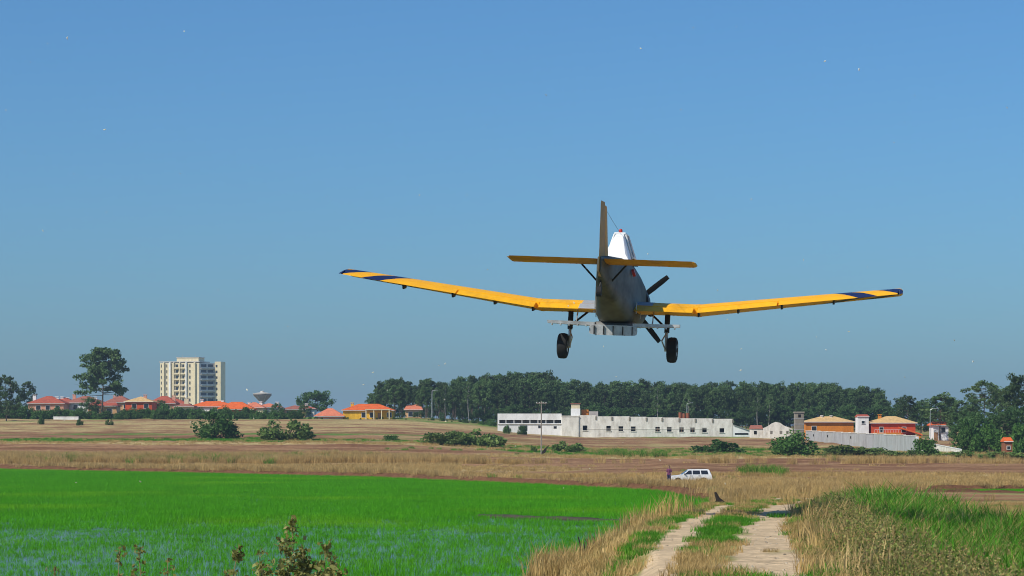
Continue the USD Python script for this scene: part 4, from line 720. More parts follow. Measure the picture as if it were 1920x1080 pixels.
# ------------------------------------------------------------------ the crop duster
YEL = (0.95, 0.455, 0.003)
M['yellow'] = mat('yellow_paint', YEL, 0.5, 0.2, vary=.10, scale=2.5, dirt=(.36, .17, .02), dirt_amt=.45, dirt_scale=1.6, stretch=(1, .25, 1))
def stripe_paint(name):
    """Yellow paint with two diagonal dark blue bands near the wing tip (flat print, in the wing's own coordinates)."""
    n = {'tc': ('texture_coordinate', {}), 'sx': ('separate_xyz', {}), 'ab': ('math', {'math_type': 'absolute'}), 'ma': ('math', {'math_type': 'multiply_add', 'value2': .62}),
         'md': ('math', {'math_type': 'subtract', 'value2': 6.72}), 'mo': ('math', {'math_type': 'floored_modulo', 'value2': 1.30}), 'lt': ('math', {'math_type': 'less_than', 'value2': .60}), 'gt': ('math', {'math_type': 'greater_than', 'value2': 0.0}), 'mu': ('math', {'math_type': 'multiply'}),
         'nz': ('noise_texture', {'scale': 2.0, 'detail': 6.0}), 'rp': ('rgb_ramp', {'ramp': [(.3, (YEL[0] * .9, YEL[1] * .86, .008)), (.7, YEL)]}), 'mx': ('mix', {'color2': (.012, .022, .085)}), 'p': ('principled_bsdf', {'roughness': .5, 'specular_ior_level': .2})}
    l = [('tc.object', 'sx.vector'), ('tc.object', 'nz.vector'), ('nz.fac', 'rp.fac'), ('sx.x', 'ab.value1'), ('sx.y', 'ma.value1'), ('ab.value', 'ma.value3'), ('ma.value', 'md.value1'), ('md.value', 'mo.value1'), ('mo.value', 'lt.value1'), ('md.value', 'gt.value1'), ('lt.value', 'mu.value1'), ('gt.value', 'mu.value2'),
         ('mu.value', 'mx.fac'), ('rp.color', 'mx.color1'), ('mx.color', 'p.base_color')]
    return usdkit.material(stage, '/World/Looks/' + name, n, l, surface='p.BSDF')
M['striped'] = stripe_paint('yellow_paint_with_blue_bands')
M['fuselage'] = mat('weathered_grey_paint', (.112, .114, .092), 0.6, 0.2, vary=.35, scale=2.5, dirt=(.018, .018, .015), dirt_amt=.9, dirt_scale=.9, stretch=(1, .5, 1))
M['white_paint'] = mat('white_paint', (.80, .79, .76), 0.4, 0.4, vary=.06, scale=3.0)
M['grey_walk'] = mat('grey_walkway', (.33, .34, .35), 0.7, 0.2, vary=.15, scale=5.0)
M['black'] = mat('sooty_black', (.018, .018, .018), 0.55, 0.3, vary=.3, scale=4.0)
M['tyre'] = mat('tyre_rubber', (.022, .022, .022), 0.8, 0.2, vary=.2, scale=8.0)
M['alu'] = mat('dull_aluminium', (.50, .50, .48), 0.42, 0.4, metal=.45, vary=.2, scale=5.0, dirt=(.16, .15, .13), dirt_amt=.6, dirt_scale=3.0)
M['redpaint'] = mat('red_paint', (.45, .03, .02), 0.4, 0.4)
M['pane'] = usdkit.material(stage, '/World/Looks/canopy_glass', {'f': ('fresnel', {'IOR': 1.5}), 'mr': ('map_range', {'from_min': 0.0, 'from_max': 1.0, 'to_min': .12, 'to_max': 1.0}), 't': ('transparent_bsdf', {'color': (.50, .58, .62)}), 'g': ('glossy_bsdf', {'roughness': .03, 'color': (.9, .95, 1)}), 'm': ('mix_closure', {})},
    [('f.fac', 'mr.value'), ('mr.result', 'm.fac'), ('t.BSDF', 'm.closure1'), ('g.BSDF', 'm.closure2')], surface='m.closure')
DP = 85.0
def rm(ax, deg): return trimesh.transformations.rotation_matrix(math.radians(deg), ax)
centre = np.array([(1161 - 960) * DP / F, DP, CAMZ - (579 - HOR) * DP / F])
T4 = trimesh.transformations.translation_matrix(centre) @ rm([0, 0, 1], -8.1) @ rm([1, 0, 0], -0.5) @ rm([0, 1, 0], 2.5)
t = thing('crop_duster', 'yellow winged crop spraying plane flying away low over the rice field, wheels down', 'airplane', matrix=Gf.Matrix4d(*T4.T.ravel()))
def ring(y, hw, zb, ztop, n=28, e=2.6, cx=0.0, topw=1.0):
    a = np.arange(n) * 2 * PI / n; cz, hh = (zb + ztop) / 2, (ztop - zb) / 2; out = []
    for q in a:
        c, s_ = math.cos(q), math.sin(q); x = abs(c) ** (2 / e) * np.sign(c); z = abs(s_) ** (2 / e) * np.sign(s_)
        k = 1 + (topw - 1) * (z + 1) / 2; out.append([cx + hw * x * k, y, cz + hh * z])
    return out
secs = [(-6.3, .06, .75, 1.20, 1), (-5.6, .15, .48, 1.28, .95), (-4.4, .30, .12, 1.36, .85), (-3.0, .48, -.20, 1.43, .78), (-1.8, .62, -.44, 1.50, .68), (-.8, .69, -.55, 1.52, .64), (.6, .70, -.58, 1.48, .66), (1.8, .68, -.54, 1.32, .76), (2.55, .64, -.40, 1.05, .95)]
fus = obj('fuselage', loft([ring(y, hw, a, b, topw=k, e=4.2) for y, hw, a, b, k in secs]), M['fuselage'], t, smooth=40)
for y, hw, z0, z1 in ((-1.2, .655, -.2, .15), (-.2, .70, -.3, .15)):
    for s_ in (-1, 1): obj('panel_strap', box(s_ * (hw + .012) - .012, s_ * (hw + .012) + .012, y - .03, y + .03, z0, z1), M['alu'], fus)
em = cyl([.50, -1.35, 1.06], [.585, -1.35, 1.09], .12, 20); obj('round_emblem', em, M['redpaint'], fus)
# cowl, engine, propeller
cz = .33
def ylathe(pr, z, n=28):
    a = np.arange(n) * 2 * PI / n; return loft([[[r * math.cos(q), y, z + r * math.sin(q)] for q in a] for y, r in pr])
eng = obj('engine_cowl', ylathe([(2.5, .60), (2.55, .70), (3.0, .72), (3.45, .66), (3.6, .55)], cz), M['black'], t, smooth=35)
for k in range(9):
    a = k * 2 * PI / 9; obj('cylinder_head', cyl([.42 * math.cos(a), 3.62, cz + .42 * math.sin(a)], [.42 * math.cos(a), 3.72, cz + .42 * math.sin(a)], .09, 10), M['black'], eng)
obj('exhaust_pipe', tube([[.62, 2.5, .15], [.78, 2.2, .05], [.86, 1.7, -.02], [.86, 1.3, -.02]], [.11, .12, .12, .11], 12), M['black'], eng)
pr = obj('propeller', ylathe([(3.7, .16), (3.85, .19), (4.02, .13), (4.12, .02)], cz, 20), M['alu'], t, smooth=40, label='grey hub with four black blades')
for k in range(4):
    a = math.radians(40 + 90 * k); prof = []
    for r, w, th, tw in ((.12, .10, .07, 55), (.45, .20, .05, 42), (.9, .21, .035, 30), (1.3, .19, .022, 22), (1.55, .15, .012, 18)):
        q = math.radians(tw); c = []
        for u, v in ((-.5, 0), (-.2, .5), (.2, .5), (.5, 0), (.2, -.5), (-.2, -.5)):
            px_, py_ = u * w, v * th; c.append([px_ * math.cos(q) - py_ * math.sin(q), 3.86 + px_ * math.sin(q) + py_ * math.cos(q), r])
        prof.append(c)
    b = loft(prof); b.apply_transform(rm([0, 1, 0], 90 - math.degrees(a))); b.apply_translation([0, 0, cz]); obj('blade', b, M['black'], pr, smooth=30)
# cockpit
can = hull([[x * s_, y, z] for s_ in (-1, 1) for x, y, z in ((.47, -1.5, 1.46), (.17, -.75, 2.34), (.17, .15, 2.36), (.47, .9, 1.46), (.22, -1.25, 1.75))])
fr = obj('cockpit', hull([[x * s_, y, z] for s_ in (-1, 1) for x, y, z in ((.44, -1.95, 1.40), (.43, -.72, 1.44), (.13, -.74, 2.32), (.13, -1.02, 2.20), (.30, -1.8, 1.62))]), M['white_paint'], t, label='white fairing behind the cabin')
obj('cabin_roof', bevel_box(-.19, .19, -.78, .2, 2.31, 2.375, .02), M['white_paint'], fr)
cab = obj('cabin', hull([[x * s_, y, z] for s_ in (-1, 1) for x, y, z in ((.46, -.70, 1.42), (.46, .9, 1.42), (.40, -.70, 1.62), (.40, .75, 1.62))]), M['black'], t)
fb = []
for s_ in (-1, 1):
    for p, q in (((.43, -.70, 1.55), (.18, -.74, 2.32)), ((.43, .05, 1.58), (.19, .0, 2.33)), ((.40, .75, 1.60), (.18, .18, 2.33)), ((.44, -.72, 1.60), (.41, .76, 1.62))):
        fb.append(tube([[p[0] * s_, p[1], p[2]], [q[0] * s_, q[1], q[2]]], .028, 6))
obj('canopy_frame', joined(fb), M['white_paint'], t)
for s_ in (-1, 1):
    for a, b in ((-.70, .03), (.06, .74)):
        ta, tb = (-.72, -.01) if a < 0 else (.02, .17)
        obj('side_window', hull([[x * s_, y, z] for x, y, z in ((.425, a, 1.63), (.41, b, 1.63), (.185, ta, 2.30), (.185, tb, 2.30), (.415, a, 1.63), (.40, b, 1.63), (.175, ta, 2.30), (.175, tb, 2.30))]), M['pane'], cab)
obj('windscreen', hull([[.38, .78, 1.63], [-.38, .78, 1.63], [.17, .20, 2.31], [-.17, .20, 2.31], [.38, .765, 1.63], [-.38, .765, 1.63], [.17, .185, 2.31], [-.17, .185, 2.31]]), M['pane'], cab)
obj('rear_window', hull([[.40, -.71, 1.80], [.20, -.735, 2.28], [.47, -.68, 1.60], [.40, -.70, 1.80], [.20, -.725, 2.28], [.30, -.715, 1.60], [.30, -.70, 1.60]]), M['pane'], cab)
obj('beacon', ylathe([(0, .001), (0, .06)], 0, 12).apply_translation([0, 0, 0]) if False else trimesh.creation.capsule(height=.08, radius=.06).apply_translation([0, -.6, 2.40]), M['redpaint'], fr)
obj('aerial_wire', tube([[0, -.75, 2.36], [0, -3.4, 2.55], [0, -6.1, 2.78]], .006, 4), M['black'], fr)
# wings
def foil(c, tk, y_le, x, z, upto=1.0, frm=0.0, inc=2.5, n=11):
    u = np.linspace(0, 1, n) ** 1.6; u = frm + (upto - frm) * u
    yt = 5 * tk * (.2969 * np.sqrt(u) - .126 * u - .3516 * u ** 2 + .2843 * u ** 3 - .1036 * u ** 4) * c; cam_ = .04 * (1 - ((u - .4) / .6) ** 2) * c * (u > .4) + .04 * (1 - ((.4 - u) / .4) ** 2) * c * (u <= .4)
    U, Lw = np.stack([-u * c, cam_ + yt], 1), np.stack([-u * c, cam_ - yt], 1)[::-1]
    p = np.vstack([U, Lw]); q = math.radians(inc); y, zc = p[:, 0] * math.cos(q) - p[:, 1] * math.sin(q) * 0, p[:, 1] + p[:, 0] * math.sin(q)
    return np.stack([np.full(len(p), x), y_le + y, z + zc], 1)
dih = math.tan(math.radians(7.4)); KX, TIP = 2.55, 8.82
def wz(x): return max(0, x - KX) * dih
def wt(x): return .165 - .07 * max(0, x - KX) / (TIP - KX)
CH, YLE = 2.28, .95
def slab(s_, x0, x1, frm, upto, k=6, dz=0.0):
    return loft([foil(CH, wt(x), YLE, s_ * x, wz(x) + dz, upto, frm) for x in np.linspace(x0, x1, k)])
for s_ in (-1, 1):
    cs = obj('centre_wing', slab(s_, .45, KX - .01, 0, .735, 3), M['yellow'], t, smooth=35, label='flat inner wing section')
    obj('walkway', slab(s_, .60, 1.12, .25, .734, 3, .008), M['grey_walk'], cs, smooth=35)
    wp_ = obj('wing', slab(s_, KX, TIP, 0, .735, 8), M['striped'], t, smooth=35, label='upswept outer wing with blue diagonal bands at the tip')
    obj('wing_tip', loft([foil(CH * f, wt(TIP) * g, YLE - CH * (1 - f) * .45, s_ * x, wz(x)) for x, f, g in ((TIP + .004, 1, 1), (TIP + .06, .96, .8), (TIP + .10, .86, .35))]), M['striped'], wp_, smooth=35)
    fl = obj('flap', slab(s_, .62 if s_ < 0 else .55, KX - .12, .75, 1.0, 3, -.01), M['yellow'], t, smooth=35)
    if s_ < 0: obj('root_fairing', slab(s_, .5, 1.16, .75, 1.0, 2, .006), M['grey_walk'], fl, smooth=35)
    obj('flap', slab(s_, KX + .03, 5.05, .75, 1.0, 4, -.012), M['yellow'], t, smooth=35)
    obj('aileron', slab(s_, 5.10, TIP - .06, .75, 1.0, 5, -.004), M['striped'], t, smooth=35)
    for x in (2.62, 3.85, 5.2, 6.8):
        z = wz(x); obj('hinge_bracket', hull([[s_ * x - .03, -.72, z - .10], [s_ * x + .03, -.72, z - .10], [s_ * x - .03, -1.28, z - .09], [s_ * x + .03, -1.28, z - .09], [s_ * x - .025, -1.15, z - .24], [s_ * x + .025, -1.15, z - .24], [s_ * x - .03, -.75, z - .18], [s_ * x + .03, -.75, z - .18]]), M['black'], t)
    obj('wing_gap_fairing', loft([foil(CH * 1.006, .171, YLE + .01, s_ * x, wz(x) - .003, .74) for x in (KX - .07, KX + .05)]), M['yellow'], t, smooth=35)
# undercarriage
for s_ in (-1, 1):
    lg = obj('landing_leg', tube([[s_ * 1.55, .1, -.02], [s_ * 1.55, .02, -.70]], .085, 12), M['black'], t)
    obj('oleo_piston', tube([[s_ * 1.55, .02, -.702], [s_ * 1.55, -.02, -1.28]], .05, 10), M['metal'], lg)
    obj('torque_link', tube([[s_ * 1.55, -.06, -.72], [s_ * 1.43, -.30, -.98], [s_ * 1.52, -.08, -1.22]], .026, 6), M['metal'], lg)
    obj('side_brace', tube([[s_ * 1.50, .06, -.55], [s_ * .95, .25, -.06]], .035, 8), M['black'], lg)
    obj('axle', tube([[s_ * 1.5, -.02, -1.25], [s_ * 1.66, -.02, -1.25]], .06, 10), M['metal'], lg)
    a = np.arange(36) * 2 * PI / 36; prf = [(-.14, .20), (-.165, .30), (-.13, .385), (-.06, .408), (.06, .408), (.13, .385), (.165, .30), (.14, .20)]
    wh = obj('wheel', loft([[[s_ * 1.75 + dx, -.02 + r * math.cos(q), -1.25 + r * math.sin(q)] for q in a] for dx, r in prf]), M['tyre'], t, smooth=35)
    obj('rim', cyl([s_ * 1.75 - .15, -.02, -1.25], [s_ * 1.75 + .15, -.02, -1.25], .19, 20), M['alu'], wh); obj('hub_cap', cyl([s_ * 1.75 - .17, -.02, -1.25], [s_ * 1.75 + .17, -.02, -1.25], .07, 14), M['black'], wh)
# tail
M['tail'] = mat('orange_brown_paint', (.70, .30, .006), .5, .2, vary=.15, scale=2.5, dirt=(.25, .11, .02), dirt_amt=.5, dirt_scale=1.5)
ZT = 1.12
def tfoil(c, tk, y_le, x, z, frm, upto, n=8):
    u = np.linspace(frm, upto, n); yt = 5 * tk * (.2969 * np.sqrt(u) - .126 * u - .3516 * u ** 2 + .2843 * u ** 3 - .1036 * u ** 4) * c
    p = np.vstack([np.stack([-u * c, yt], 1), np.stack([-u * c, -yt], 1)[::-1]]); return np.stack([np.full(len(p), x), y_le + p[:, 0], z + p[:, 1]], 1)
for s_ in (-1, 1):
    st_ = obj('tailplane', loft([tfoil(1.45, .11, -4.75, s_ * x, ZT, 0, .56) for x in (.08, 1.3, 2.7)]), M['tail'], t, smooth=35)
    ev = loft([tfoil(1.45, .11, -4.75, s_ * x, ZT - .01, .575, 1.0) for x in (.12, 1.3, 2.72)]); ev.apply_transform(trimesh.transformations.rotation_matrix(math.radians(-3.5), [1, 0, 0], [0, -5.58, ZT])); obj('elevator', ev, M['tail'], t, smooth=35)
    obj('tip_cap', loft([tfoil(1.45 * f, .11 * g, -4.75 - (1 - f) * .5, s_ * x, ZT, 0, .995) for x, f, g in ((2.724, 1, 1), (2.78, .93, .7), (2.80, .85, .3))]), M['tail'], st_, smooth=35)
    obj('tail_strut', tube([[s_ * .20, -4.7, .55], [s_ * .70, -5.0, 1.08]], .03, 8), M['black'], t)
def vfoil(c, tk, y_le, z, frm, upto, n=8):
    u = np.linspace(frm, upto, n); yt = 5 * tk * (.2969 * np.sqrt(u) - .126 * u - .3516 * u ** 2 + .2843 * u ** 3 - .1036 * u ** 4) * c
    p = np.vstack([np.stack([yt, -u * c], 1), np.stack([-yt, -u * c], 1)[::-1]]); return np.stack([p[:, 0], y_le + p[:, 1], np.full(len(p), z)], 1)
obj('fin', loft([vfoil(c, .10, yl, z, 0, .52) for z, c, yl in ((1.0, 2.1, -4.3), (1.9, 1.75, -4.75), (2.75, 1.35, -5.2))]), M['tail'], t, smooth=35)
obj('rudder', loft([vfoil(c, .10, yl, z, .535, 1.0) for z, c, yl in ((.62, 2.1, -4.3), (1.0, 2.1, -4.3), (1.9, 1.75, -4.75), (2.75, 1.35, -5.2), (2.84, 1.2, -5.3))]), mat('faded_brown_rudder', (.40, .19, .015), .5, .3, vary=.25, scale=3.0), t, smooth=35)
tw = obj('tail_wheel_leg', tube([[0, -5.6, .75], [0, -5.75, .35], [0, -5.95, .2]], .045, 8), M['black'], t); obj('tail_wheel', cyl([-.07, -6.0, .18], [.07, -6.0, .18], .15, 18), M['tyre'], tw)
# spreader under the belly
bz0 = -.52
sp = obj('spreader', loft([ring(y, hw, z0, z1, e=6) for y, hw, z0, z1 in ((.55, .42, -.62, -.36), (-.2, .55, -.74, -.40), (-1.0, .70, -.86, -.46), (-1.55, .76, -.92, -.60))]), M['alu'], t, smooth=30, label='dented metal seed spreader under the belly')
for k in range(5): obj('vane', box(-.6 + .3 * k - .012, -.6 + .3 * k + .012, -1.62, -1.553, -.90, -.63), M['black'], sp)
for s_ in (-1, 1):
    bo = obj('spreader_arm', hull([[s_ * .60, -1.1, -.50], [s_ * .60, -1.1, -.64], [s_ * .60, -1.5, -.52], [s_ * .60, -1.5, -.64], [s_ * 2.08, -1.35, -.50], [s_ * 2.08, -1.35, -.60], [s_ * 2.08, -1.6, -.51], [s_ * 2.08, -1.6, -.60]]), M['alu'], t)
    for k in range(5): obj('nozzle', box(s_ * (.85 + .27 * k) - .02, s_ * (.85 + .27 * k) + .02, -1.66, -1.5, -.665, -.602), M['alu'], bo)
    obj('arm_stay', tube([[s_ * 1.2, -1.3, -.5], [s_ * 1.2, -.9, -.08]], .02, 6), M['metal'], bo)
fn = obj('fan_pump', ylathe([(1.0, .08), (.7, .13), (.3, .13), (.1, .06)], -.62, 14), M['alu'], t, smooth=35); fn_ = None

# ------------------------------------------------------------------ person and car
def blend(bones, edge=.02, it=8):
    acc = m3.Manifold()
    for (p, r0, q, r1) in bones:
        a, b = m3.Manifold.sphere(r0, 20).translate(tuple(map(float, p))), m3.Manifold.sphere(r1, 20).translate(tuple(map(float, q))); acc = acc + m3.Manifold.batch_hull([a, b])
    mm = acc.refine_to_length(edge).to_mesh(); me = trimesh.Trimesh(mm.vert_properties[:, :3], mm.tri_verts); trimesh.smoothing.filter_taubin(me, iterations=it); return me
M['skin'] = mat('skin', (.36, .20, .13), .55, .3); M['shirt'] = mat('maroon_shirt', (.15, .05, .10), .85, .1, vary=.2, scale=12.0); M['trousers'] = mat('navy_trousers', (.022, .028, .075), .85, .1, vary=.2, scale=10.0)
M['hair'] = mat('dark_hair', (.02, .014, .01), .7, .2); M['shoe'] = mat('dark_shoe', (.03, .025, .02), .6, .2)
d = 255.0; px_ = (1254.5 - 960) * d / F
t = thing('person', 'person in a maroon shirt and navy trousers standing by the front of the white car', 'person', (px_, d, gz(px_, d) + .0), math.radians(-25))
hip, sh = .92, 1.40
bones = [((0, 0, 1.10), .125, (0, .0, 1.32), .14), ((-.09, 0, .96), .115, (.09, 0, .96), .115), ((-.13, 0, 1.38), .075, (.13, 0, 1.38), .075), ((0, 0, 1.38), .065, (0, .01, 1.53), .055), ((0, .015, 1.60), .085, (0, -.005, 1.66), .092), ((0, -.045, 1.575), .055, (0, -.02, 1.60), .07), ((0, -.10, 1.615), .012, (0, -.095, 1.635), .01),
         ((-.088, .0, 1.63), .016, (-.09, .005, 1.65), .018), ((.088, .0, 1.63), .016, (.09, .005, 1.65), .018)]
for s_ in (-1, 1):
    e, w_ = np.array([s_ * .245, .02, 1.12]), np.array([s_ * .235, -.07, .88])
    bones += [((s_ * .17, 0, 1.385), .06, e, .045), (e, .043, w_, .030), (w_, .032, (s_ * .232, -.085, .80), .034), ((s_ * .09, 0, .93), .095, (s_ * .11, -.01, .50), .062), ((s_ * .11, -.01, .50), .058, (s_ * .12, .02, .09), .038), ((s_ * .12, .02, .05), .04, (s_ * .13, -.14, .035), .034)]
    for k in range(4): f0 = np.array([s_ * .232 + (k - 1.5) * .004, -.115 + .019 * k, .775]); f1 = f0 + [-.012 * s_, -.006, -.042 + .004 * abs(k - 1.5)]; bones += [(f0, .0095, f1, .009), (f1, .009, f1 + np.array([-.02 * s_, 0, -.028]), .008)]
    bones += [((s_ * .222, -.11, .825), .012, (s_ * .205, -.13, .785), .010)]
body = obj('body', blend(bones, .022, 6), M['skin'], t, smooth=True)
obj('shirt', blend([((0, 0, 1.06), .145, (0, 0, 1.32), .158), ((-.07, 0, .95), .135, (.07, 0, .95), .135), ((-.14, 0, 1.38), .09, (.14, 0, 1.38), .09)] + [b for s_ in (-1, 1) for b in [((s_ * .17, 0, 1.385), .075, (s_ * .232, .015, 1.18), .062)]], .03), M['shirt'], t, smooth=True)
obj('trousers', blend([((-.08, 0, .95), .128, (.08, 0, .95), .128)] + [b for s_ in (-1, 1) for b in [((s_ * .09, 0, .92), .112, (s_ * .112, -.01, .50), .082), ((s_ * .112, -.01, .50), .082, (s_ * .12, .02, .12), .068)]], .03), M['trousers'], t, smooth=True)
obj('hair', blend([((0, .03, 1.64), .092, (0, .0, 1.69), .088), ((0, .05, 1.58), .06, (0, .04, 1.64), .08)], .02), M['hair'], t, smooth=True)
for s_ in (-1, 1): obj('shoe', blend([((s_ * .12, .03, .05), .05, (s_ * .13, -.15, .042), .043)], .02), M['shoe'], t, smooth=True)
M['car_white'] = mat('white_car_paint', (.80, .80, .79), .28, .5, dirt=(.45, .38, .28), dirt_amt=.35, dirt_scale=2.0); M['lamp_glass'] = mat('lamp_glass', (.6, .6, .6), .1, .5); M['amber'] = mat('red_lamp_plastic', (.35, .02, .01), .2, .5)
d = 258.0; cx_ = (1294 - 960) * d / F
zc = gz(cx_, d)
t = thing('parked_car', 'white estate car facing left, parked on the grassy bank beside the standing person', 'car', (cx_, d, zc - .06), math.radians(4))
Lh = 2.02
prof = shapely.Polygon([(-Lh, .34), (-Lh - .03, .55), (-Lh + .03, .74), (-1.75, .83), (-.86, .93), (Lh - .05, .96), (Lh, .75), (Lh + .02, .40), (Lh - .1, .26), (-Lh + .12, .24)]).buffer(-.04).buffer(.04)
for wx in (-1.28, 1.22): prof = prof.difference(shapely.Point(wx, .31).buffer(.37))
b = trimesh.creation.extrude_polygon(prof, 1.60, engine='earcut'); b.apply_transform(np.array([[1, 0, 0, 0], [0, 0, 1, -.80], [0, 1, 0, 0], [0, 0, 0, 1.0]])); b.fix_normals()
obj('body', b, M['car_white'], t)
for wx in (-1.28, 1.22): obj('wheel_arch', box(wx - .37, wx + .37, -.55, .55, .3, .62), M['black'], t)
obj('cabin', hull([[x, s_ * y, z] for s_ in (-1, 1) for x, y, z in ((-.90, .74, .93), (1.96, .74, .955), (-.22, .60, 1.40), (1.76, .60, 1.42), (-.1, .56, 1.45), (1.6, .56, 1.47), (-.85, .78, .94), (1.9, .78, .96))]), M['car_white'], t)
def side_pane(x0, x1, xt0, xt1, s_):
    yb, yt = .775, .622; return hull([[x, s_ * (y + o), z] for o in (0, .02) for x, y, z in ((x0, yb, 1.0), (x1, yb, 1.0), (xt0, yt, 1.36), (xt1, yt, 1.36))])
for s_ in (-1, 1):
    for a in ((-.62, .05, -.22, .05), (.15, .86, .15, .84), (.98, 1.66, .95, 1.58)): obj('side_window', side_pane(*a, s_), M['glass'], t)
    dr = obj('front_door_line', box(.09, .105, s_ * .803 - .004, s_ * .803 + .004, .35, .92), M['black'], t); obj('rear_door_line', box(.90, .915, s_ * .803 - .004, s_ * .803 + .004, .4, .92), M['black'], t)
    for hx in (-.12, .68): obj('door_handle', bevel_box(hx, hx + .16, min(s_ * .80, s_ * .83), max(s_ * .80, s_ * .83), .82, .85, .005), M['black'], t)
    obj('mirror', bevel_box(-.72, -.58, min(s_ * .80, s_ * .97), max(s_ * .80, s_ * .97), .96, 1.08, .03), M['black'], t)
    obj('headlight', bevel_box(-Lh - .035, -Lh + .08, min(s_ * .50, s_ * .76), max(s_ * .50, s_ * .76), .58, .72, .02), M['lamp_glass'], t)
    obj('tail_light', bevel_box(Lh - .06, Lh + .03, min(s_ * .62, s_ * .78), max(s_ * .62, s_ * .78), .62, .90, .02), M['amber'], t)
    obj('roof_rail', tube([[0, s_ * .53, 1.46], [.1, s_ * .53, 1.52], [1.5, s_ * .53, 1.54], [1.6, s_ * .53, 1.48]], .018, 6), M['black'], t)
    for wx in (-1.28, 1.22):
        w_ = obj('wheel', loft([[[wx + r * math.cos(q), s_ * .70 + dy, .31 + r * math.sin(q)] for q in np.arange(28) * 2 * PI / 28] for dy, r in ((-.1, .2), (-.1, .29), (-.06, .315), (.06, .315), (.1, .29), (.1, .2))]), M['tyre'], t, smooth=35); obj('rim', cyl([wx, s_ * .70 - .09, .31], [wx, s_ * .70 + .09, .31], .195, 18), M['alu'], w_)
obj('windscreen', hull([[x + o, s_ * y, z + o * .6] for s_ in (-1, 1) for o in (0, -.02) for x, y, z in ((-.84, .66, .985), (-.30, .55, 1.36))]), M['glass'], t)
obj('rear_window', hull([[x + o, s_ * y, z] for s_ in (-1, 1) for o in (0, .02) for x, y, z in ((1.95, .62, 1.02), (1.80, .55, 1.36))]), M['glass'], t)
obj('front_bumper', bevel_box(-Lh - .09, -Lh + .08, -.80, .80, .30, .50, .04), M['grey_walk'], t); obj('rear_bumper', bevel_box(Lh - .1, Lh + .09, -.80, .80, .32, .52, .04), M['grey_walk'], t)
obj('grille', box(-Lh - .045, -Lh - .02, -.45, .45, .58, .70), M['black'], t)

# ------------------------------------------------------------------ near shrubs, dead branches, flying seed
def seedy_shrub(label, px, ytop, wpx, d, seed, n, lean=.25, ygap=.4):
    r = np.random.default_rng(seed); x = (px - 960) * d / F; z = gz(x, d) - .03; H = CAMZ - (ytop - HOR) * d / F - z; w = wpx * d / F
    t = thing('seedy_shrub', label, 'shrub', (x, d, z)); st, pods, lv = [], [], []
    for k in range(n):
        f = 1.0 if k == 0 else r.uniform(.80, .965); off = np.array([0 if k == 0 else r.uniform(-.5, .5) * w, r.normal(0, w * .25), 0]); b = off * .25
        tip = off + [0, 0, H * (f - .10 * (abs(off[0]) / (w * .5 + 1e-6)) * (k > 0))]
        ts = np.linspace(0, 1, 7)[:, None]; p = b + (tip - b) * ts + np.array([r.normal(0, .04), r.normal(0, .03), 0]) * np.sin(ts * PI); st.append(tube(p, np.linspace(.008, .0022, 7), 5, False))
        L_ = H * .42; m = int(44 + 30 * r.uniform())
        for q in range(m):
            u = 1 - (r.uniform(0, 1) ** 1.3) * L_ / H; c = b + (tip - b) * u; a = r.uniform(0, 2 * PI); ln = r.uniform(.012, .05) * (.5 + 1.3 * (1 - u) * H / L_)
            e = c + [math.cos(a) * ln, math.sin(a) * ln, ln * r.uniform(.3, 1.1)]
            if q % 2 == 0: st.append(tube([c, e], [.0018, .0012], 3, False))
            pods.append(np.array(e) + r.normal(0, .008, (4, 3)))
        lc = b + (tip - b) * r.uniform(.35, .95, (40, 1)) + r.normal(0, .035, (40, 3)); lv.append(lc)
    obj('stems', joined(st), M['stem'], t); tag(obj('seed_heads', leafquads(np.vstack(pods), .026, r), M['shrubhead'], t), kind='stuff'); obj('leaves', leafquads(np.vstack(lv), .045, r), M['weed'], t)
for a in (('tallest seedy shrub in the lower left foreground, rising to a thin tip', 546, 977, 120, 14.0, 1, 34), ('leafier right shoulder of the tallest foreground shrub', 610, 1022, 110, 13.6, 2, 24), ('forked seedy stems just left of the tallest foreground shrub', 440, 1036, 104, 13.5, 3, 26),
          ('thin seed stalk between the forked stems and the tallest shrub', 488, 1036, 44, 13.8, 4, 12), ('left seedy stalk with bent brown tip, lower left foreground', 226, 1030, 40, 14.2, 5, 9), ('upright seedy stalk with dark stem beside the bent one', 258, 1031, 56, 14.0, 6, 16),
          ('short seedy stalk right of the upright dark stemmed one', 314, 1047, 40, 14.1, 7, 9), ('lowest seedy tip, farthest left in the foreground', 106, 1064, 50, 14.0, 8, 10)):
    seedy_shrub(*a)
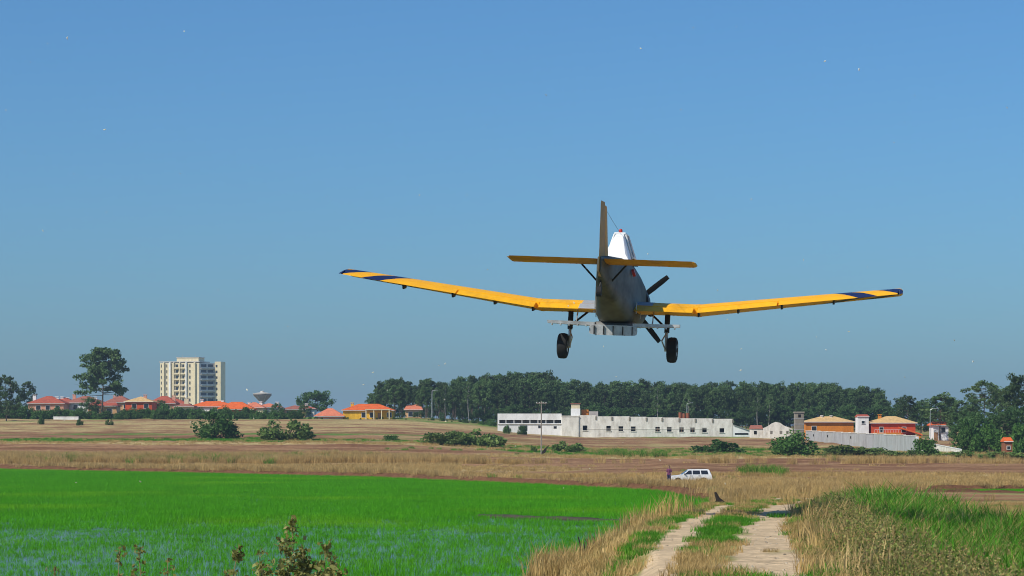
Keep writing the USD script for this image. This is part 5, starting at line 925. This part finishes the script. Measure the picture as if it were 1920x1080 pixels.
def branch(label, pts, rad, name='dead_branch', cat='branch', twigs=()):
    g = gz(pts[0][0], pts[0][1]); t = thing(name, label, cat, (pts[0][0], pts[0][1], 0)); P_ = np.array(pts, float) - [pts[0][0], pts[0][1], 0]
    obj('limb', tube(P_, rad, 8), M['dead'], t, smooth=30)
    for tw_, r_ in twigs: obj('twig', tube(np.array(tw_) - [pts[0][0], pts[0][1], 0], r_, 6), M['dead'], t)
dB = 118.0; P3 = [at(1341, 944, dB), at(1346, 957, dB), at(1357, 967, dB), at(1378, 975, dB)]
low = gz(P3[-1][0], dB); sh_ = low - P3[-1][2] + .05; P3 = [p + [0, 0, max(-.5, min(.5, sh_))] for p in P3]
branch('dark curved dead branch lying at the left edge of the track', P3, [.05, .10, .13, .06], twigs=(([P3[1], P3[1] + [-.25, .1, -.35]], [.05, .02]), ([P3[2], P3[2] + [-.15, .0, -.45]], [.06, .03])))
for lab, (x0, y0), (x1, y1), dd_ in (('left dark dead stalk sticking out of the golden grass beside the paddy', (1098, 1036), (1084, 1006), 84), ('right dark dead stalk in the golden grass, nearest the track', (1122, 1046), (1112, 1006), 84), ('short dark stalk low between the two dead stalks', (1107, 1030), (1100, 1010), 85)):
    p, q = at(x0, y0, dd_), at(x1, y1, dd_); p[2] = gz(p[0], dd_) - .1
    branch(lab, [p, (p + q) / 2 + [.05, 0, .05], q], [.05, .04, .015], 'dead_stalk', 'stalk', twigs=(([(p + q) / 2 + [.05, 0, .05], q + [.22, 0, -.1]], [.03, .01]),))
r = np.random.default_rng(31); gr = []
for k in range(80):
    d = r.uniform(8, 20); x, z = r.uniform(-.19, .19) * d, CAMZ + r.uniform(-.02, .155) * d; a = r.normal(size=3); a /= np.linalg.norm(a); gr.append(tube(np.array([x, d, z]) + a * np.array([-.0045, -.002, .002, .0045])[:, None], [.0006, .0018, .0018, .0006], 5, False))
tag(obj('scattered_seed', joined(gr), M['grain']), 'pale rice grains thrown by the plane, falling through the air', 'seed', kind='stuff')
